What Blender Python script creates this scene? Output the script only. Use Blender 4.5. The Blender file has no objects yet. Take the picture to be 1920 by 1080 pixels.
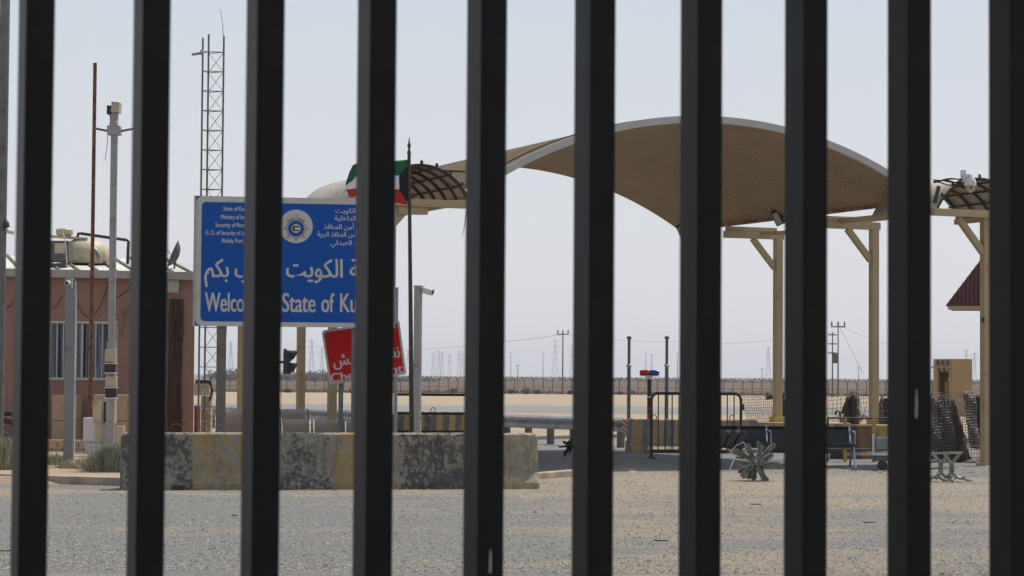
import bpy, math, random
from mathutils import Vector, Matrix
R = math.radians
random.seed(7)
SC = bpy.context.scene
COL = SC.collection

# ------------------------------------------------------------------ camera
F = 4270.0                       # focal length in pixels of the 1920 wide photograph
CAM_H = 1.6
PITCH = math.atan(164 / F); ROLL = R(0.4)
cd = bpy.data.cameras.new("camera"); cam = bpy.data.objects.new("camera", cd); COL.objects.link(cam)
cd.sensor_width = 36; cd.lens = F / 1920 * 36
cd.clip_start = 0.05; cd.clip_end = 30000
cam.matrix_world = Matrix.Translation((0, 0, CAM_H)) @ Matrix.Rotation(math.pi / 2 + PITCH, 4, 'X') @ Matrix.Rotation(ROLL, 4, 'Z')
cd.dof.use_dof = True; cd.dof.focus_distance = 45; cd.dof.aperture_fstop = 14
SC.camera = cam

# ------------------------------------------------------------------ sky, sun, exposure
SUN_X, SUN_Y = 0.36, 0.38        # horizontal run of the sun's ray for each metre of height
SUN_EL = math.atan(1 / math.hypot(SUN_X, SUN_Y)); SUN_AZ = math.atan2(SUN_X, SUN_Y)
w = bpy.data.worlds.new("World"); SC.world = w; w.use_nodes = True
nt = w.node_tree; nt.nodes.clear()
wo = nt.nodes.new('ShaderNodeOutputWorld'); bg = nt.nodes.new('ShaderNodeBackground')
sky = nt.nodes.new('ShaderNodeTexSky'); sky.sky_type = 'NISHITA'; sky.sun_disc = False
sky.sun_elevation = SUN_EL; sky.sun_rotation = SUN_AZ
sky.air_density = 1.0; sky.dust_density = 2.0; sky.ozone_density = 3.0; sky.altitude = 0
tcw = nt.nodes.new('ShaderNodeTexCoord'); spw = nt.nodes.new('ShaderNodeSeparateXYZ'); nt.links.new(tcw.outputs['Generated'], spw.inputs[0])
vr = nt.nodes.new('ShaderNodeValToRGB'); ve = vr.color_ramp.elements          # colour of the dust veil by height
ve[0].position = 0.0; ve[0].color = (.675, .672, .69, 1); ve[1].position = .16; ve[1].color = (.57, .605, .655, 1)
nt.links.new(spw.outputs[2], vr.inputs[0])
vm = nt.nodes.new('ShaderNodeMixRGB'); vm.blend_type = 'MULTIPLY'; vm.inputs[0].default_value = 1; vm.inputs['Color2'].default_value = (10, 10, 10, 1)
nt.links.new(vr.outputs[0], vm.inputs['Color1'])
vf = nt.nodes.new('ShaderNodeMapRange'); vf.inputs[1].default_value = .16; vf.inputs[2].default_value = .62; vf.inputs[3].default_value = .93; vf.inputs[4].default_value = .10
nt.links.new(spw.outputs[2], vf.inputs[0])
hs = nt.nodes.new('ShaderNodeMixRGB'); hs.blend_type = 'MIX'          # dusty desert air veils the low sky, the zenith stays deep
nt.links.new(vf.outputs[0], hs.inputs['Fac']); nt.links.new(sky.outputs[0], hs.inputs['Color1']); nt.links.new(vm.outputs[0], hs.inputs['Color2'])
nt.links.new(hs.outputs[0], bg.inputs[0]); bg.inputs[1].default_value = 0.1
nt.links.new(bg.outputs[0], wo.inputs[0])
ld = bpy.data.lights.new("sun", 'SUN'); lo = bpy.data.objects.new("sun", ld); COL.objects.link(lo)
ld.energy = 3.4; ld.angle = R(0.6); ld.color = (1.0, 0.94, 0.86)
lo.rotation_euler = Vector((SUN_X, SUN_Y, 1)).to_track_quat('Z', 'Y').to_euler()
vs = SC.view_settings; vs.view_transform = 'Standard'; vs.look = 'None'; vs.gamma = 1; vs.exposure = 0.23
vs.use_curve_mapping = False
SC.render.engine = 'CYCLES'
SC.cycles.use_denoising = True
SC.cycles.max_bounces = 6; SC.cycles.volume_bounces = 0; SC.cycles.transparent_max_bounces = 12

# ------------------------------------------------------------------ from pixels of the photograph to places
_rot = cam.matrix_world.to_3x3()
def P(px, py, D):
    d = _rot @ Vector(((px - 960) / F, (540 - py) / F, -1)); d *= D / d.y
    return Vector((0, 0, CAM_H)) + d
def X(px, D, py=800): return P(px, py, D).x
def Z(px, py, D): return P(px, py, D).z
def gz(y):               # the flat apron, then the desert dropping gently behind it
    if y < 130: return 0.0
    if y < 375: return -1.4 * (y - 130) / 245
    return -1.4

# ------------------------------------------------------------------ helpers
def prop(o, label=None, cat=None, group=None, kind=None):
    if label: o['label'] = label
    if cat: o['category'] = cat
    if group: o['group'] = group
    if kind: o['kind'] = kind
    return o
def thing(name, loc, label, cat, rz=0, group=None):
    o = bpy.data.objects.new(name, None); COL.objects.link(o); o.location = loc; o.rotation_euler = (0, 0, rz)
    o.empty_display_size = .2
    return prop(o, label, cat, group)
def inv(o):
    m = Matrix.LocRotScale(o.location, o.rotation_euler, None)
    if o.parent: m = Matrix.LocRotScale(o.parent.location, o.parent.rotation_euler, None) @ m
    return m.inverted()
def copy_tree(root, loc, rz, label=None, group=None):
    def rec(o, par):
        c = o.copy(); COL.objects.link(c); c.parent = par
        for ch in [k for k in bpy.data.objects if k.parent == o]: rec(ch, c)
        return c
    r = rec(root, None); r.location = loc; r.rotation_euler = (0, 0, rz)
    if label: r['label'] = label
    if group: r['group'] = group
    return r
class MB:
    def __init__(s): s.v = []; s.f = []
    def add(s, vs_, fs):
        n = len(s.v); s.v += [Vector(a) for a in vs_]; s.f += [tuple(i + n for i in f) for f in fs]; return s
    def box(s, c, d, rot=None, taper=1.0):
        c = Vector(c); h = Vector(d) / 2; vs_ = []
        for z in (-1, 1):
            k = taper if z > 0 else 1
            for x, y in ((-1, -1), (1, -1), (1, 1), (-1, 1)):
                p = Vector((x * h.x * k, y * h.y * k, z * h.z)); vs_.append(c + (rot @ p if rot else p))
        return s.add(vs_, [(0, 3, 2, 1), (4, 5, 6, 7), (0, 1, 5, 4), (1, 2, 6, 5), (2, 3, 7, 6), (3, 0, 4, 7)])
    def bar(s, a, b, wx, wy, up=(0, 0, 1)):     # square bar between two points
        a = Vector(a); b = Vector(b); d = (b - a); L = d.length; d.normalize(); up = Vector(up)
        x = d.cross(up)
        if x.length < 1e-4: x = d.cross(Vector((0, 1, 0)))
        x.normalize(); y = x.cross(d)
        m = Matrix((x, y, d)).transposed()
        return s.box((a + b) / 2, (wx, wy, L), m)
    def tube(s, pts, r, seg=10, r2=None, cap=True):
        pts = [Vector(p) for p in pts]; n = len(pts); base = len(s.v); x = None
        for i, p in enumerate(pts):
            d = (pts[min(i + 1, n - 1)] - pts[max(i - 1, 0)]).normalized()
            if x is None:
                x = d.cross(Vector((0, 0, 1)))
                if x.length < 1e-3: x = d.cross(Vector((0, 1, 0)))
            x = (x - d * x.dot(d)).normalized(); y = d.cross(x)
            rr = r if r2 is None else r + (r2 - r) * i / (n - 1)
            for k in range(seg):
                a = 2 * math.pi * k / seg; s.v.append(p + (x * math.cos(a) + y * math.sin(a)) * rr)
        for i in range(n - 1):
            for k in range(seg):
                k2 = (k + 1) % seg
                s.f.append((base + i * seg + k, base + i * seg + k2, base + (i + 1) * seg + k2, base + (i + 1) * seg + k))
        if cap:
            s.f.append(tuple(base + k for k in range(seg))[::-1]); s.f.append(tuple(base + (n - 1) * seg + k for k in range(seg)))
        return s
    def lathe(s, o, prof, seg=16, axis=None):   # prof: (r, z)
        o = Vector(o); base = len(s.v); m = Vector(axis).to_track_quat('Z', 'Y').to_matrix() if axis else None
        for r_, z in prof:
            for k in range(seg):
                a = 2 * math.pi * k / seg; q = Vector((r_ * math.cos(a), r_ * math.sin(a), z)); s.v.append(o + (m @ q if m else q))
        for i in range(len(prof) - 1):
            for k in range(seg):
                k2 = (k + 1) % seg
                s.f.append((base + i * seg + k, base + i * seg + k2, base + (i + 1) * seg + k2, base + (i + 1) * seg + k))
        s.f.append(tuple(base + k for k in range(seg))[::-1]); s.f.append(tuple(base + (len(prof) - 1) * seg + k for k in range(seg)))
        return s
    def prism(s, poly, a, b, axis='X'):         # 2D polygon swept from a to b along an axis
        n = len(poly); vs_ = []
        for t in (a, b):
            for (u, v_) in poly:
                vs_.append({'X': (t, u, v_), 'Y': (u, t, v_), 'Z': (u, v_, t)}[axis])
        fs = [tuple(range(n))[::-1], tuple(range(n, 2 * n))]
        fs += [(i, (i + 1) % n, n + (i + 1) % n, n + i) for i in range(n)]
        return s.add(vs_, fs)
    def blob(s, c, rad, seed=0, amp=.2, n=2):
        rnd = random.Random(seed); c = Vector(c); S, T = 7, 10; base = len(s.v)
        for i in range(S):
            th = math.pi * (i + .5) / S
            for k in range(T):
                a = 2 * math.pi * k / T; q = 1 + rnd.uniform(-amp, amp)
                s.v.append(c + Vector((rad[0] * math.sin(th) * math.cos(a) * q, rad[1] * math.sin(th) * math.sin(a) * q, rad[2] * math.cos(th) * q)))
        for i in range(S - 1):
            for k in range(T):
                k2 = (k + 1) % T
                s.f.append((base + i * T + k, base + (i + 1) * T + k, base + (i + 1) * T + k2, base + i * T + k2))
        s.f.append(tuple(base + k for k in range(T))); s.f.append(tuple(base + (S - 1) * T + k for k in range(T))[::-1])
        return s
    def mesh(s, name):
        me = bpy.data.meshes.new(name); me.from_pydata(s.v, [], s.f); me.validate()
        import bmesh
        bm = bmesh.new(); bm.from_mesh(me); bmesh.ops.recalc_face_normals(bm, faces=bm.faces); bm.to_mesh(me); bm.free()
        return me
    def build(s, name, m, parent=None, world=False, bevel=0, smooth=False, solid=0):
        if parent and world:
            im = inv(parent); s.v = [im @ v for v in s.v]
        me = s.mesh(name); me.materials.append(m)
        o = bpy.data.objects.new(name, me); COL.objects.link(o)
        if parent: o.parent = parent
        if smooth:
            me.polygons.foreach_set('use_smooth', [True] * len(me.polygons))
            me.set_sharp_from_angle(angle=R(40))
        if solid:
            md = o.modifiers.new('solid', 'SOLIDIFY'); md.thickness = solid
        if bevel:
            md = o.modifiers.new('bevel', 'BEVEL'); md.width = bevel; md.segments = 2; md.limit_method = 'ANGLE'
        return o

# ------------------------------------------------------------------ materials
def newmat(name):
    m = bpy.data.materials.new(name); m.use_nodes = True
    return m, m.node_tree, m.node_tree.nodes['Principled BSDF']
def N(t, typ, **kw):
    n = t.nodes.new(typ)
    for k, v in kw.items():
        if k in n.inputs: n.inputs[k].default_value = v
        else: setattr(n, k, v)
    return n
def noise(t, scale, detail=5, rough=.6, coord='Object', sc=(1, 1, 1)):
    tc = N(t, 'ShaderNodeTexCoord'); mp = N(t, 'ShaderNodeMapping'); mp.inputs['Scale'].default_value = sc
    n = N(t, 'ShaderNodeTexNoise'); n.inputs['Scale'].default_value = scale; n.inputs['Detail'].default_value = detail; n.inputs['Roughness'].default_value = rough
    t.links.new(tc.outputs[coord], mp.inputs[0]); t.links.new(mp.outputs[0], n.inputs['Vector']); return n.outputs['Fac']
def ramp(t, src, stops, interp='LINEAR'):
    r = N(t, 'ShaderNodeValToRGB'); e = r.color_ramp.elements; r.color_ramp.interpolation = interp
    while len(e) > 1: e.remove(e[-1])
    e[0].position = stops[0][0]
    for i, (p, c) in enumerate(stops):
        if i: el = e.new(p)
        else: el = e[0]
        c = (c, c, c) if isinstance(c, (int, float)) else c
        el.color = (*c, 1)
    t.links.new(src, r.inputs[0]); return r.outputs[0]
def mix(t, fac, a, b, mode='MIX'):
    m = N(t, 'ShaderNodeMixRGB'); m.blend_type = mode
    for i, v in ((0, fac), (1, a), (2, b)):
        if isinstance(v, bpy.types.NodeSocket): t.links.new(v, m.inputs[i])
        elif i == 0: m.inputs[0].default_value = v
        else: m.inputs[i].default_value = (*v, 1)
    return m.outputs[0]
def bump(t, b, src, dist=.01, strength=.6):
    n = N(t, 'ShaderNodeBump'); n.inputs['Distance'].default_value = dist; n.inputs['Strength'].default_value = strength
    t.links.new(src, n.inputs['Height']); t.links.new(n.outputs[0], b.inputs['Normal'])
def mat(name, col, rough=.6, metal=0, var=.25, scale=6, dirt=None, dirt_amt=.5, dscale=3, sc=(1, 1, 1), bmp=.002, spec=.5):
    m, t, b = newmat(name)
    n1 = noise(t, scale, sc=sc)
    lo_ = tuple(c * (1 - var) for c in col); hi_ = tuple(min(1, c * (1 + var)) for c in col)
    c = ramp(t, n1, [(.3, lo_), (.7, hi_)])
    if dirt:
        n2 = noise(t, dscale, 8, .7, sc=sc)
        k = ramp(t, n2, [(.62 - .3 * dirt_amt, 0.0), (.72 - .2 * dirt_amt, 1.0)])
        c = mix(t, k, c, dirt)
    t.links.new(c, b.inputs['Base Color']); b.inputs['Roughness'].default_value = rough; b.inputs['Metallic'].default_value = metal
    b.inputs['Specular IOR Level'].default_value = spec
    if bmp: bump(t, b, noise(t, scale * 6), bmp)
    return m
M = {}
M['gate_front'] = mat('black_gate_paint', (.0036, .0034, .0034), .44, var=.3, scale=14, dirt=(.012, .011, .010), dirt_amt=.3, dscale=8, bmp=.0006, spec=.2)
M['tan_steel'] = mat('tan_steel_paint', (.42, .31, .165), .55, var=.07, scale=1.2, dirt=(.22, .13, .07), dirt_amt=.12, dscale=3)
M['tan_roof'] = mat('tan_roof_sheet', (.31, .218, .108), .5, var=.08, scale=.8, dirt=(.26, .19, .11), dirt_amt=.3, dscale=1.5)
M['grey_fascia'] = mat('grey_fascia', (.42, .41, .385), .5, var=.08, scale=3)
M['rust_tan'] = mat('rusty_tan_paint', (.36, .24, .13), .7, var=.2, scale=5, dirt=(.2, .075, .03), dirt_amt=.8, dscale=6)
M['rust'] = mat('rust', (.21, .072, .035), .85, var=.35, scale=9, dirt=(.075, .035, .025), dirt_amt=.6, dscale=14)
M['rust_dark'] = mat('rusty_black_paint', (.022, .018, .016), .6, var=.3, scale=9, dirt=(.10, .045, .018), dirt_amt=.45, dscale=16)
M['galv'] = mat('galvanised_steel', (.38, .39, .39), .45, .15, var=.15, scale=5, dirt=(.17, .17, .16), dirt_amt=.35)
M['galv_dark'] = mat('weathered_galvanised_steel', (.15, .155, .15), .6, .3, var=.2, scale=7, dirt=(.1, .07, .05), dirt_amt=.3)
M['grey_post'] = mat('grey_post_paint', (.20, .215, .205), .5, var=.1, scale=3, dirt=(.13, .13, .115), dirt_amt=.25, dscale=8)
M['pale_post'] = mat('pale_grey_post_paint', (.33, .32, .31), .55, var=.12, scale=4, dirt=(.17, .10, .07), dirt_amt=.2, dscale=9)
M['white'] = mat('white_plastic', (.62, .61, .58), .4, var=.08, scale=5, dirt=(.4, .35, .27), dirt_amt=.2)
M['beige'] = mat('beige_plastic', (.50, .42, .29), .55, var=.12, scale=5, dirt=(.3, .22, .13), dirt_amt=.3)
M['black'] = mat('black_plastic', (.015, .015, .017), .4, var=.2, scale=9)
M['dark_bronze'] = mat('dark_bronze_paint', (.045, .034, .028), .5, .3, var=.25, scale=8)
M['concrete'] = mat('concrete', (.36, .33, .28), .9, var=.15, scale=4, dirt=(.25, .22, .18), dirt_amt=.4, bmp=.004)
M['tan_concrete'] = mat('painted_tan_concrete', (.42, .32, .2), .85, var=.15, scale=3, dirt=(.3, .2, .12), dirt_amt=.35, bmp=.004)
M['kerb'] = mat('kerb_concrete', (.42, .34, .25), .9, var=.15, scale=4, dirt=(.3, .24, .17), dirt_amt=.4, bmp=.004)
M['glass'] = mat('dark_glass', (.02, .025, .03), .08, var=.1)
M['chrome'] = mat('chrome', (.6, .6, .62), .18, 1, var=.1)
M['chair_black'] = mat('black_leatherette', (.018, .018, .02), .45, var=.3, scale=7, dirt=(.06, .055, .05), dirt_amt=.2)
M['chair_grey'] = mat('dusty_grey_sheet_steel', (.33, .30, .25), .5, .0, var=.12, scale=4, dirt=(.32, .27, .2), dirt_amt=.35)
M['cloth_brown'] = mat('brown_geotextile', (.085, .06, .045), .95, var=.35, scale=5, dirt=(.15, .12, .09), dirt_amt=.35, sc=(1, 1, .3))
M['wire'] = mat('wire_mesh_steel', (.22, .205, .19), .5, .5, var=.3, scale=12)
M['wire_rust'] = mat('rusty_wire_mesh', (.20, .14, .10), .7, .2, var=.3, scale=12)
M['far_steel'] = mat('pylon_steel', (.20, .21, .22), .6, .3, var=.1)
M['wood_pole'] = mat('weathered_timber_pole', (.10, .085, .07), .9, var=.2, scale=3)

def ground_mat():
    m, t, b = newmat('sandy_ground')
    big = noise(t, .25, 6, .6); small = noise(t, 14, 6, .75)
    c = ramp(t, big, [(.3, (.33, .255, .18)), (.5, (.38, .295, .21)), (.7, (.43, .34, .245))])
    c = mix(t, .55, c, ramp(t, small, [(.32, (.55, .55, .55)), (.5, (1, 1, 1)), (.7, (1.18, 1.16, 1.12))]), 'MULTIPLY')
    # beyond the fence the desert is browner, with long streaks of scrub
    tc = N(t, 'ShaderNodeTexCoord'); sx = N(t, 'ShaderNodeSeparateXYZ'); t.links.new(tc.outputs['Object'], sx.inputs[0])
    far = N(t, 'ShaderNodeMapRange'); far.inputs[1].default_value = 330; far.inputs[2].default_value = 390; t.links.new(sx.outputs[1], far.inputs[0])
    st = noise(t, .02, 7, .65, sc=(.35, 1, 1))
    fc = ramp(t, st, [(.35, (.15, .105, .070)), (.5, (.22, .16, .108)), (.65, (.28, .21, .145))])
    c = mix(t, far.outputs[0], c, fc)
    t.links.new(c, b.inputs['Base Color']); b.inputs['Roughness'].default_value = .95; b.inputs['Specular IOR Level'].default_value = .15
    bump(t, b, noise(t, 22, 6, .8), .03, .7)
    return m
def asphalt_mat(name, sandy=True):
    m, t, b = newmat(name)
    fine = noise(t, 30, 4, .85); v = N(t, 'ShaderNodeTexVoronoi'); v.inputs['Scale'].default_value = 26
    tc = N(t, 'ShaderNodeTexCoord'); t.links.new(tc.outputs['Object'], v.inputs['Vector'])
    grit = ramp(t, fine, [(.33, (.10, .103, .098)), (.45, (.24, .245, .232)), (.55, (.34, .343, .32)), (.67, (.52, .515, .475))])
    stones = ramp(t, v.outputs['Distance'], [(0, (1.15, 1.15, 1.13)), (.35, (1, 1, 1)), (.6, (.72, .72, .72))])
    c = mix(t, .8, grit, stones, 'MULTIPLY')
    if sandy:
        sx = N(t, 'ShaderNodeSeparateXYZ'); t.links.new(tc.outputs['Object'], sx.inputs[0])
        def mr(src, a, b_, c_, d):
            n = N(t, 'ShaderNodeMapRange'); n.interpolation_type = 'SMOOTHSTEP'
            for i, q in enumerate((a, b_, c_, d)): n.inputs[i + 1].default_value = q
            t.links.new(src, n.inputs[0]); return n.outputs[0]
        def add(*ss):
            o = ss[0]
            for q in ss[1:]:
                n = N(t, 'ShaderNodeMath'); n.operation = 'ADD'; t.links.new(o, n.inputs[0])
                if isinstance(q, (int, float)): n.inputs[1].default_value = q
                else: t.links.new(q, n.inputs[1])
                o = n.outputs[0]
            return o
        n1 = noise(t, .40, 7, .64, sc=(.45, 1.0, 1)); n2 = noise(t, 2.2, 6, .75, sc=(.6, 1.0, 1))
        bx_ = mr(sx.outputs[0], -1.2, 2.0, -.075, .05)
        by_ = mr(sx.outputs[1], 26.0, 29.6, 0, .12)
        bz_ = mr(sx.outputs[1], 36, 39, 0, -.2)
        n1s = N(t, 'ShaderNodeMath'); n1s.operation = 'MULTIPLY'; n1s.inputs[1].default_value = 1.1; t.links.new(n1, n1s.inputs[0])
        n2s = N(t, 'ShaderNodeMath'); n2s.operation = 'MULTIPLY'; n2s.inputs[1].default_value = .6; t.links.new(n2, n2s.inputs[0])
        k = add(n1s.outputs[0], n2s.outputs[0], bx_, by_, bz_)
        # a few ruts of bare asphalt keep showing through
        mask = ramp(t, k, [(.83, 0.0), (.89, .35), (.99, .92)])
        sn = noise(t, 34, 5, .8)
        sand = ramp(t, sn, [(.34, (.23, .19, .14)), (.48, (.41, .335, .235)), (.64, (.56, .465, .335))])
        c = mix(t, mask, c, sand)
    t.links.new(c, b.inputs['Base Color']); b.inputs['Roughness'].default_value = .9; b.inputs['Specular IOR Level'].default_value = .25
    bump(t, b, noise(t, 38, 4, .9), .035, 1.0)
    return m
M['ground'] = ground_mat(); M['asphalt'] = asphalt_mat('sandy_asphalt'); M['far_asphalt'] = asphalt_mat('far_asphalt', False)

def bands_mat(name, bands, concrete=(.37, .335, .275), axis=0, slope_z=.24, wear_scale=7):
    """bands: (x_start, paint colour, coverage 0..1) along the barrier's own x"""
    m, t, b = newmat(name)
    tc = N(t, 'ShaderNodeTexCoord'); sx = N(t, 'ShaderNodeSeparateXYZ'); t.links.new(tc.outputs['Object'], sx.inputs[0])
    x0 = bands[0][0]; x1 = bands[-1][0] + 2
    wob = noise(t, 6, 3); mm = N(t, 'ShaderNodeMath'); mm.operation = 'MULTIPLY_ADD'; mm.inputs[1].default_value = .05
    t.links.new(wob, mm.inputs[0]); t.links.new(sx.outputs[axis], mm.inputs[2])
    mr = N(t, 'ShaderNodeMapRange'); mr.inputs[1].default_value = x0; mr.inputs[2].default_value = x1; t.links.new(mm.outputs[0], mr.inputs[0])
    pc = ramp(t, mr.outputs[0], [((a - x0) / (x1 - x0), c) for a, c, k in bands], 'CONSTANT')
    cv = ramp(t, mr.outputs[0], [((a - x0) / (x1 - x0), float(k)) for a, c, k in bands], 'CONSTANT')
    n = noise(t, wear_scale, 10, .72, sc=(1, 1, .75)); n2 = noise(t, 2.2, 5)
    s1 = N(t, 'ShaderNodeMath'); s1.operation = 'MULTIPLY_ADD'; s1.inputs[1].default_value = .5; t.links.new(n2, s1.inputs[0]); t.links.new(n, s1.inputs[2])
    # paint shows where coverage > noise
    lz = N(t, 'ShaderNodeMapRange'); lz.inputs[1].default_value = slope_z - .01; lz.inputs[2].default_value = slope_z; lz.inputs[3].default_value = .05; lz.inputs[4].default_value = 0; t.links.new(sx.outputs[2], lz.inputs[0])
    cz_ = N(t, 'ShaderNodeMath'); cz_.operation = 'ADD'; t.links.new(cv, cz_.inputs[0]); t.links.new(lz.outputs[0], cz_.inputs[1]); cv = cz_.outputs[0]
    d = N(t, 'ShaderNodeMath'); d.operation = 'SUBTRACT'; t.links.new(cv, d.inputs[0]); t.links.new(s1.outputs[0], d.inputs[1])
    k = ramp(t, d.outputs[0], [(.0, 0.0), (.03, .7), (.12, .92)])
    base = ramp(t, noise(t, 4, 8, .75), [(.3, tuple(c * .72 for c in concrete)), (.5, concrete), (.72, tuple(c * 1.2 for c in concrete))])
    c = mix(t, k, base, pc)
    c = mix(t, .5, c, ramp(t, noise(t, 11, 6, .75), [(.35, .62), (.55, 1.0), (.7, 1.15)]), 'MULTIPLY')
    c = mix(t, .6, c, ramp(t, noise(t, 2.5, 6, .7, sc=(3.5, 3.5, .35)), [(.36, .66), (.5, 1.0), (.66, 1.12)]), 'MULTIPLY')
    t.links.new(c, b.inputs['Base Color']); b.inputs['Roughness'].default_value = .85; b.inputs['Specular IOR Level'].default_value = .25
    bump(t, b, noise(t, 30, 6, .8), .006, .6)
    return m

# ------------------------------------------------------------------ ground, roads
def sheet(name, x0, x1, ys, m, dz=0, xs=None, kind='structure', wob=0):
    mb = MB(); rnd = random.Random(3)
    for i, y in enumerate(ys):
        for x in (x0, x1): mb.v.append(Vector((x, y, gz(y) + dz)))
    for i in range(len(ys) - 1): mb.f.append((2 * i, 2 * i + 1, 2 * i + 3, 2 * i + 2))
    o = mb.build(name, m); return prop(o, kind=kind)
g = MB(); ysg = [-40, 0, 130, 200, 290, 375, 600, 1200, 6200]
prop(sheet('ground', -2800, 2800, ysg, M['ground']), kind='structure')
prop(sheet('forecourt', -40, 45, [-30, 62], M['asphalt'], .004), kind='structure')
def strip(name, pts, m, dz):       # road running across the view: (x, y_near, y_far)
    mb = MB()
    for x, a, b_ in pts: mb.v += [Vector((x, a, gz(a) + dz)), Vector((x, b_, gz(b_) + dz))]
    for i in range(len(pts) - 1): mb.f.append((2 * i, 2 * i + 2, 2 * i + 3, 2 * i + 1))
    return prop(mb.build(name, m), kind='structure')
rr = random.Random(5)
strip('service_road', [(x, 98 + rr.uniform(-1, 1), 121 + rr.uniform(-2.5, 2.5)) for x in range(-90, 100, 3)], M['far_asphalt'], .006)

# haze: dusty desert air
hz = MB(); hz.box((0, 3080, 30), (5800, 6400, 66)); ho = hz.build('haze', M['white']); prop(ho, kind='stuff')
hm, t, b = newmat('dusty_air'); t.nodes.remove(b)
pv = N(t, 'ShaderNodeVolumePrincipled'); pv.inputs['Color'].default_value = (.93, .95, 1, 1); pv.inputs['Density'].default_value = .0002; pv.inputs['Anisotropy'].default_value = .3
t.links.new(pv.outputs[0], t.nodes['Material Output'].inputs['Volume']); ho.data.materials[0] = hm

# ------------------------------------------------------------------ the gate in front of the camera
GD = 3.28; GA = 0.16606; PITCHG = 0.16135
gate = thing('metal_gate', (-.0465, GD, 0), 'black steel bar gate across the foreground, out of focus', 'gate', GA)
BARYAW = .39592 - GA
# bar centres on the gate line measured from the photograph
for i in range(-9, 11):
    xb = i * PITCHG
    mb = MB(); mb.prism([(-.0 , -.0), (.0407, 0), (.0407, .0600), (0, .0600)], -.02, 2.7, 'Z')
    bo = mb.build('bar', M['gate_front'], gate, bevel=.0022); bo.location = (xb, 0, 0); bo.rotation_euler = (0, 0, BARYAW)
    if i in (0, 4):
        sm = MB()
        if i == 4: a_, b_ = P(1718, 785, GD + .09), P(1723, 728, GD + .09)
        else: a_, b_ = P(921, 1078, GD - .01), P(921, 1030, GD - .01)
        z0, z1 = a_.z, b_.z
        u = .013 if i == 4 else .019
        sm.prism([(u - .0016, z0 + .002), (u + .0014, z0), (u + .002, (z0 + z1) / 2), (u + .0012, z1 - .004), (u, z1), (u - .0008, z1 - .012)], -.0012, -.0004, 'Y')
        so = sm.build('scratch', M['galv'], bo)
mb = MB(); mb.box((.12, .02, .15), (3.3, .03, .06)); mb.build('rail', M['gate_front'], gate)
mb = MB(); mb.box((.12, .02, 2.55), (3.3, .03, .06)); mb.build('rail', M['gate_front'], gate)

# ------------------------------------------------------------------ concrete barriers
def jersey_profile(h, wb=.6, wt=.24):
    return [(-wb / 2, 0), (-wb / 2, .09 * h / .8), (-wt / 2 - .05, .3 * h), (-wt / 2, h * .97), (-wt / 2 + .03, h), (wt / 2 - .03, h), (wt / 2, h * .97), (wt / 2 + .05, .3 * h), (wb / 2, .09 * h / .8), (wb / 2, 0)]
def barrier(name, a, b_, h, m, label, group, wb=.6, wt=.24, loops=True, chamfer=.05, seg=24):
    a = Vector(a); b_ = Vector(b_); L = (b_ - a).length; rz = math.atan2((b_ - a).y, (b_ - a).x)
    t_ = thing(name, a, label, 'barrier', rz, group)
    prof = jersey_profile(h, wb, wt); mb = MB(); n = len(prof); rnd = random.Random(int(L * 100))
    stations = [0, chamfer] + [L * k / seg for k in range(1, seg)] + [L - chamfer, L]
    for i, s_ in enumerate(stations):
        k = .93 if i in (0, len(stations) - 1) else 1
        for (y, z) in prof:
            jz = (rnd.uniform(-.005, .002) - (rnd.uniform(.006, .02) if rnd.random() < .10 else 0)) if z > h * .9 else 0
            mb.v.append(Vector((s_ + rnd.uniform(-.004, .004), y * k + rnd.uniform(-.003, .003), z * (k if z > .5 * h else 1) * 1.0 + jz)))
    for i in range(len(stations) - 1):
        for k in range(n):
            k2 = (k + 1) % n; mb.f.append((i * n + k, (i + 1) * n + k, (i + 1) * n + k2, i * n + k2))
    mb.f.append(tuple(range(n))); mb.f.append(tuple((len(stations) - 1) * n + k for k in range(n))[::-1])
    mb.build('barrier_body', m, t_, bevel=.006)
    if loops:
        for s_ in (L * .2, L * .8):
            q = MB(); q.tube([(s_ - .05, 0, h - .02), (s_ - .05, 0, h + .05), (s_ - .02, 0, h + .09), (s_ + .02, 0, h + .09), (s_ + .05, 0, h + .05), (s_ + .05, 0, h - .02)], .009, 6)
            q.build('lifting_loop', M['rust_dark'], t_)
    return t_
YEL = (.34, .245, .085); YELF = (.44, .34, .17); BLK = (.075, .072, .066)
D1, D2 = 31.0, 32.2
A = P(219, 922, D1); A.z = 0; B_ = P(1004, 918, D2); B_.z = 0
L0 = (B_ - A).length
def fx(px): return (px - 222) / 782 * L0
m = bands_mat('worn_barrier_paint', [(-1, BLK, .755), (fx(352), YEL, .765), (fx(500), (.075, .07, .063), .70), (fx(616), YEL, .81), (fx(690), (.36, .31, .22), .72), (fx(738), BLK, .785), (fx(868), YELF, .74)], concrete=(.275, .25, .20), wear_scale=15)
bar1 = barrier('concrete_barrier', A + Vector((0, .3, 0)), B_ + Vector((0, .3, 0)), .785, m, 'long concrete barrier with worn black and yellow paint, closest to the gate', None, wb=.62, wt=.30, loops=False, chamfer=.04, seg=90)
q = MB(); q.box((fx(325), -.3, .035), (.17, .06, .07)); q.build('forklift_slot_dark', M['black'], bar1)  # solid black block stands in for the shade inside the fork pocket
q = MB(); s_ = fx(322); q.tube([(s_ - .09, 0, .76), (s_ - .085, 0, .84), (s_ - .05, 0, .885), (s_, 0, .9), (s_ + .05, 0, .885), (s_ + .085, 0, .84), (s_ + .09, 0, .76)], .009, 8)
q.build('lifting_loop', M['rust'], bar1)

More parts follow.
